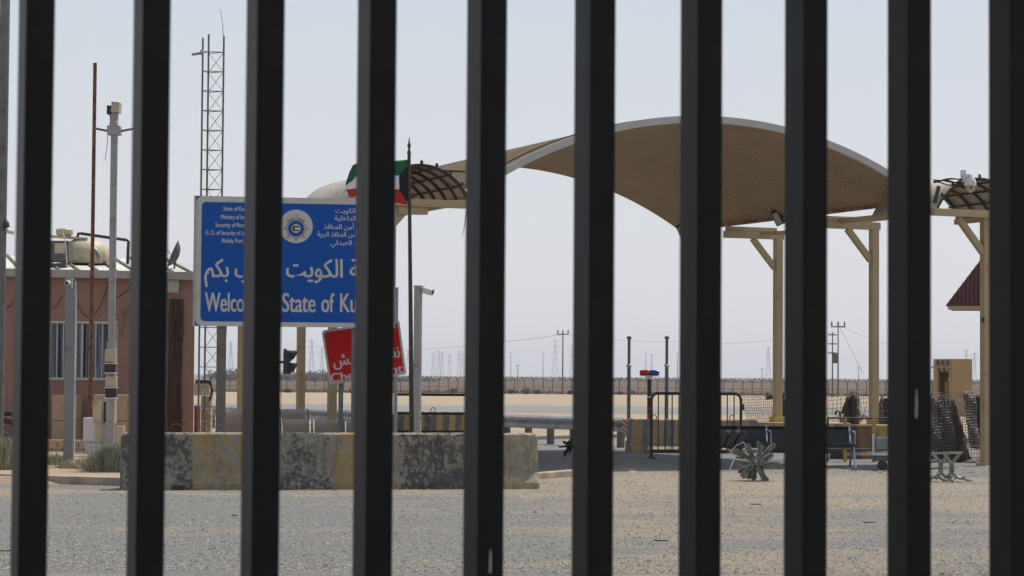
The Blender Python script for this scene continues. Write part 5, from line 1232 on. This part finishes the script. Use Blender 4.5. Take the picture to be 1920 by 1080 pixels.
# ------------------------------------------------------------------ power poles and pylons
def tpole(px, pytop, D, label, arms=1, group=None, hpole=None, wdt=.22):
    p = P(px, pytop, D); z0 = gz(D); o = thing('power_pole', (p.x, D, z0), label, 'power pole', 0, group); H_ = p.z - z0
    q = MB(); q.tube([(0, 0, -.2), (0, 0, H_)], wdt * .6, 8, r2=wdt * .4); q.build('shaft', M['wood_pole'], o)
    q = MB()
    for k in range(arms): q.box((0, 0, H_ - .4 - k * 1.2), (1.9 if arms == 1 else 1.1, .15, .16))
    q.build('crossarm', M['wood_pole'], o)
    for x in (-.85, 0, .85):
        if arms == 1: i_ = MB(); i_.lathe((x, 0, H_ - .3), [(.1, 0), (.14, .2), (.08, .6)], 8); i_.build('insulator', M['far_steel'], o)
    return o
tpole(1055.5, 622, 372, 'single power pole with wide crossarm behind the gate bars in mid view', 1)
o = tpole(1561, 622, 300, 'left pole of the transformer pair at the right', 3, 'pair of transformer poles', wdt=.18)
o = tpole(1571.5, 607, 300, 'right, taller pole of the transformer pair', 1, 'pair of transformer poles', wdt=.18)
q = MB(); q.box((-.35, 0, Z(1571, 672, 300) - gz(300)), (.7, .6, 1.3)); q.build('transformer', M['wood_pole'], o)
q = MB(); a_ = Vector((.1, 0, Z(1571, 610, 300) - gz(300))); q.tube([a_, Vector((3.3, 0, Z(1571, 700, 300) - gz(300)))], .02, 4); q.build('guy_wire', M['black'], o)
def pylon(px, pytop, D, idx, narms=3, scale=1.0, lab=None):
    p = P(px, pytop, D); z0 = -1.4; H_ = p.z - z0; o = thing('power_pylon', (p.x, D, z0), lab, 'pylon', 0, 'electricity pylons on the hazy horizon')
    bw = H_ * .075; tr = max(.10, D * .000065); q = MB()
    def wd(f_): return bw * (1 - f_) ** 1.6 + .5 if f_ < 1 else .5
    lv = [0, .22, .4, .55, .68, .8, .92, 1.0]
    for a, b2 in zip(lv[:-1], lv[1:]):
        w0, w1 = wd(a), wd(b2)
        for sx_, sy_ in ((-1, -1), (1, -1), (1, 1), (-1, 1)): q.bar((sx_ * w0, sy_ * w0, a * H_), (sx_ * w1, sy_ * w1, b2 * H_), tr, tr)
        for sy_ in (-1, 1): q.bar((-w0, sy_ * w0, a * H_), (w1, sy_ * w1, b2 * H_), tr * .7, tr * .7); q.bar((w0, sy_ * w0, a * H_), (-w1, sy_ * w1, b2 * H_), tr * .7, tr * .7)
    q.build('lattice_body', M['far_steel'], o)
    for k in range(narms):
        z = H_ * (.93 - .135 * k); aw = H_ * (.125 + .03 * (k == 1)); q = MB()
        q.bar((-aw, 0, z), (aw, 0, z), tr, tr); q.bar((-aw, 0, z), (0, 0, z + H_ * .035), tr * .7, tr * .7); q.bar((aw, 0, z), (0, 0, z + H_ * .035), tr * .7, tr * .7)
        q.build('crossarm', M['far_steel'], o)
    return o
PYL = [(1041, 635, 1900, 'tallest pylon in mid view, left of the power pole'), (1073, 645, 2200, 'pylon just right of the mid power pole, beside a gate bar'), (1440.5, 650, 2300, 'lone pylon left of the first canopy column'),
       (433, 640, 2300, 'pylon between sign post and gate bar at the left'), (584.5, 636, 1900, 'clear pylon just right of the tan column under the blue sign'), (604, 650, 2500, 'fainter pylon left of the red sign'),
       (813, 661, 2700, 'first pylon of the cluster right of the camera post'), (823, 656, 2500, 'second pylon of the cluster right of the camera post'), (829, 660, 2900, 'third pylon of the cluster right of the camera post'), (843, 664, 2900, 'fourth pylon of the cluster right of the camera post'), (861, 656, 2600, 'fifth pylon of the cluster, close to the wide gate bar'), (867, 662, 3000, 'sixth pylon of the cluster, touching the wide gate bar'),
       (1812, 655, 2700, 'pylon above the arched booth'), (1827, 661, 2600, 'pylon between booth and right column'), (765, 655, 2600, 'pylon beside the flagpole')]
for i, (px, py, D, lab) in enumerate(PYL): pylon(px, py, D, i, lab=lab)
for px, py, D, lab in ((958, 660, 900, 'thin mast right of the middle gate bar'), (971, 683, 700, 'short thin mast right of the middle gate bar'), (1018.5, 662, 900, 'thin mast left of the tallest pylon'), (1211, 662, 900, 'thin mast above the red lens of the beacon'), (1222, 665, 900, 'thin mast above the blue lens of the beacon'), (1270, 662, 900, 'thin mast beside the seventh gate bar'), (1429, 690, 700, 'short mast left of the lone pylon'), (1610, 688, 700, 'short mast between the poles and the second column')):
    p = P(px, py, D); o = thing('far_mast', (p.x, D, -1.4), lab, 'mast', 0, 'thin masts on the horizon'); q = MB(); q.tube([(0, 0, 0), (0, 0, p.z + 1.4)], .16, 6, r2=.08); q.build('shaft', M['far_steel'], o)
    q = MB(); q.box((0, 0, p.z + 1.1), (1.4, .12, .12)); q.build('crossarm', M['far_steel'], o)
# conductors
q = MB()
for a, b2, s_ in (((780, 655), (1056, 626), 4), ((1056, 626), (1330, 640), 6), ((1300, 645), (1560, 624), 5), ((1056, 627), (900, 640), 4), ((1574, 610), (1720, 655), 6)):
    pa = P(a[0], a[1], 372 if a[0] < 1500 else 300); pb = P(b2[0], b2[1], 372 if b2[0] < 1500 else 300)
    pts = [pa.lerp(pb, u / 10) - Vector((0, 0, s_ * .087 * 4 * (u / 10) * (1 - u / 10))) for u in range(11)]; q.tube(pts, .018, 4)
prop(q.build('power_lines', M['far_steel']), 'thin overhead power lines strung between the far poles', 'power lines')

# ------------------------------------------------------------------ stones and litter
rnd = random.Random(77); q = MB(); U = rnd.uniform
for k in range(52000):
    y = 18.5 + 27 * rnd.random() ** 1.5; x = U(-.235, .235) * y
    s_ = U(.006, .015) * (1.8 if rnd.random() < .012 else 1)
    n0 = len(q.v); cx_, cy_, cz_ = x, y, .004 + s_ * .25
    for dx, dy, dz in ((1, 0, 0), (0, 1, 0), (-1, 0, 0), (0, -1, 0), (0, 0, 1)): q.v.append((cx_ + s_ * U(.7, 1.3) * dx, cy_ + s_ * U(.7, 1.3) * dy, cz_ + s_ * U(.5, .9) * dz))
    q.f += [(n0, n0 + 1, n0 + 4), (n0 + 1, n0 + 2, n0 + 4), (n0 + 2, n0 + 3, n0 + 4), (n0 + 3, n0, n0 + 4)]
mpb, t, b = newmat('pebble'); wn_ = N(t, 'ShaderNodeTexNoise'); wn_.inputs['Scale'].default_value = 16; wn_.inputs['Detail'].default_value = 3
tc = N(t, 'ShaderNodeTexCoord'); t.links.new(tc.outputs['Object'], wn_.inputs['Vector'])
t.links.new(ramp(t, wn_.outputs['Fac'], [(.33, (.07, .068, .06)), (.42, (.20, .19, .165)), (.54, (.34, .32, .27)), (.66, (.44, .41, .35))]), b.inputs['Base Color']); b.inputs['Roughness'].default_value = .9
prop(q.build('pebbles', mpb), 'loose small stones scattered over the forecourt', 'pebbles', kind='stuff')
for i, (px, py, w_, lab) in enumerate(((1240, 1014, .10, 'thin brown wooden splinter lying on the sand'), (1418, 946, .10, 'small pale stick lying on the sand'), (1630, 980, .08, 'small dark stick lying on the forecourt'), (10, 1033, .08, 'dark scrap lying on the asphalt at the left edge'), (440, 967, .05, 'dark scrap on the asphalt in front of the long barrier'))):
    D = 6832 / (py - 704 - .007 * (px - 960)); p = gp(px, py, D); q = MB(); q.box((0, 0, .010), (w_ * 1.5, .02, .012), Matrix.Rotation(.15 * i, 3, 'Z') @ Matrix.Rotation(.04, 3, 'Y')); o = q.build('stick', M['wood_pole']); o.location = p; prop(o, lab, 'stick')
# a line of sand and rubble on the far side of the forecourt
q = MB()
for k in range(60):
    px = rnd.uniform(1000, 1860); D = rnd.uniform(38, 41.5); p = gp(px, 880, D); q.blob(p, (rnd.uniform(.03, .10), .05, rnd.uniform(.01, .035)), k, .3)
prop(q.build('rubble', M['kerb']), 'low crumbs of sandy rubble under the canopy edge', 'rubble', kind='stuff')
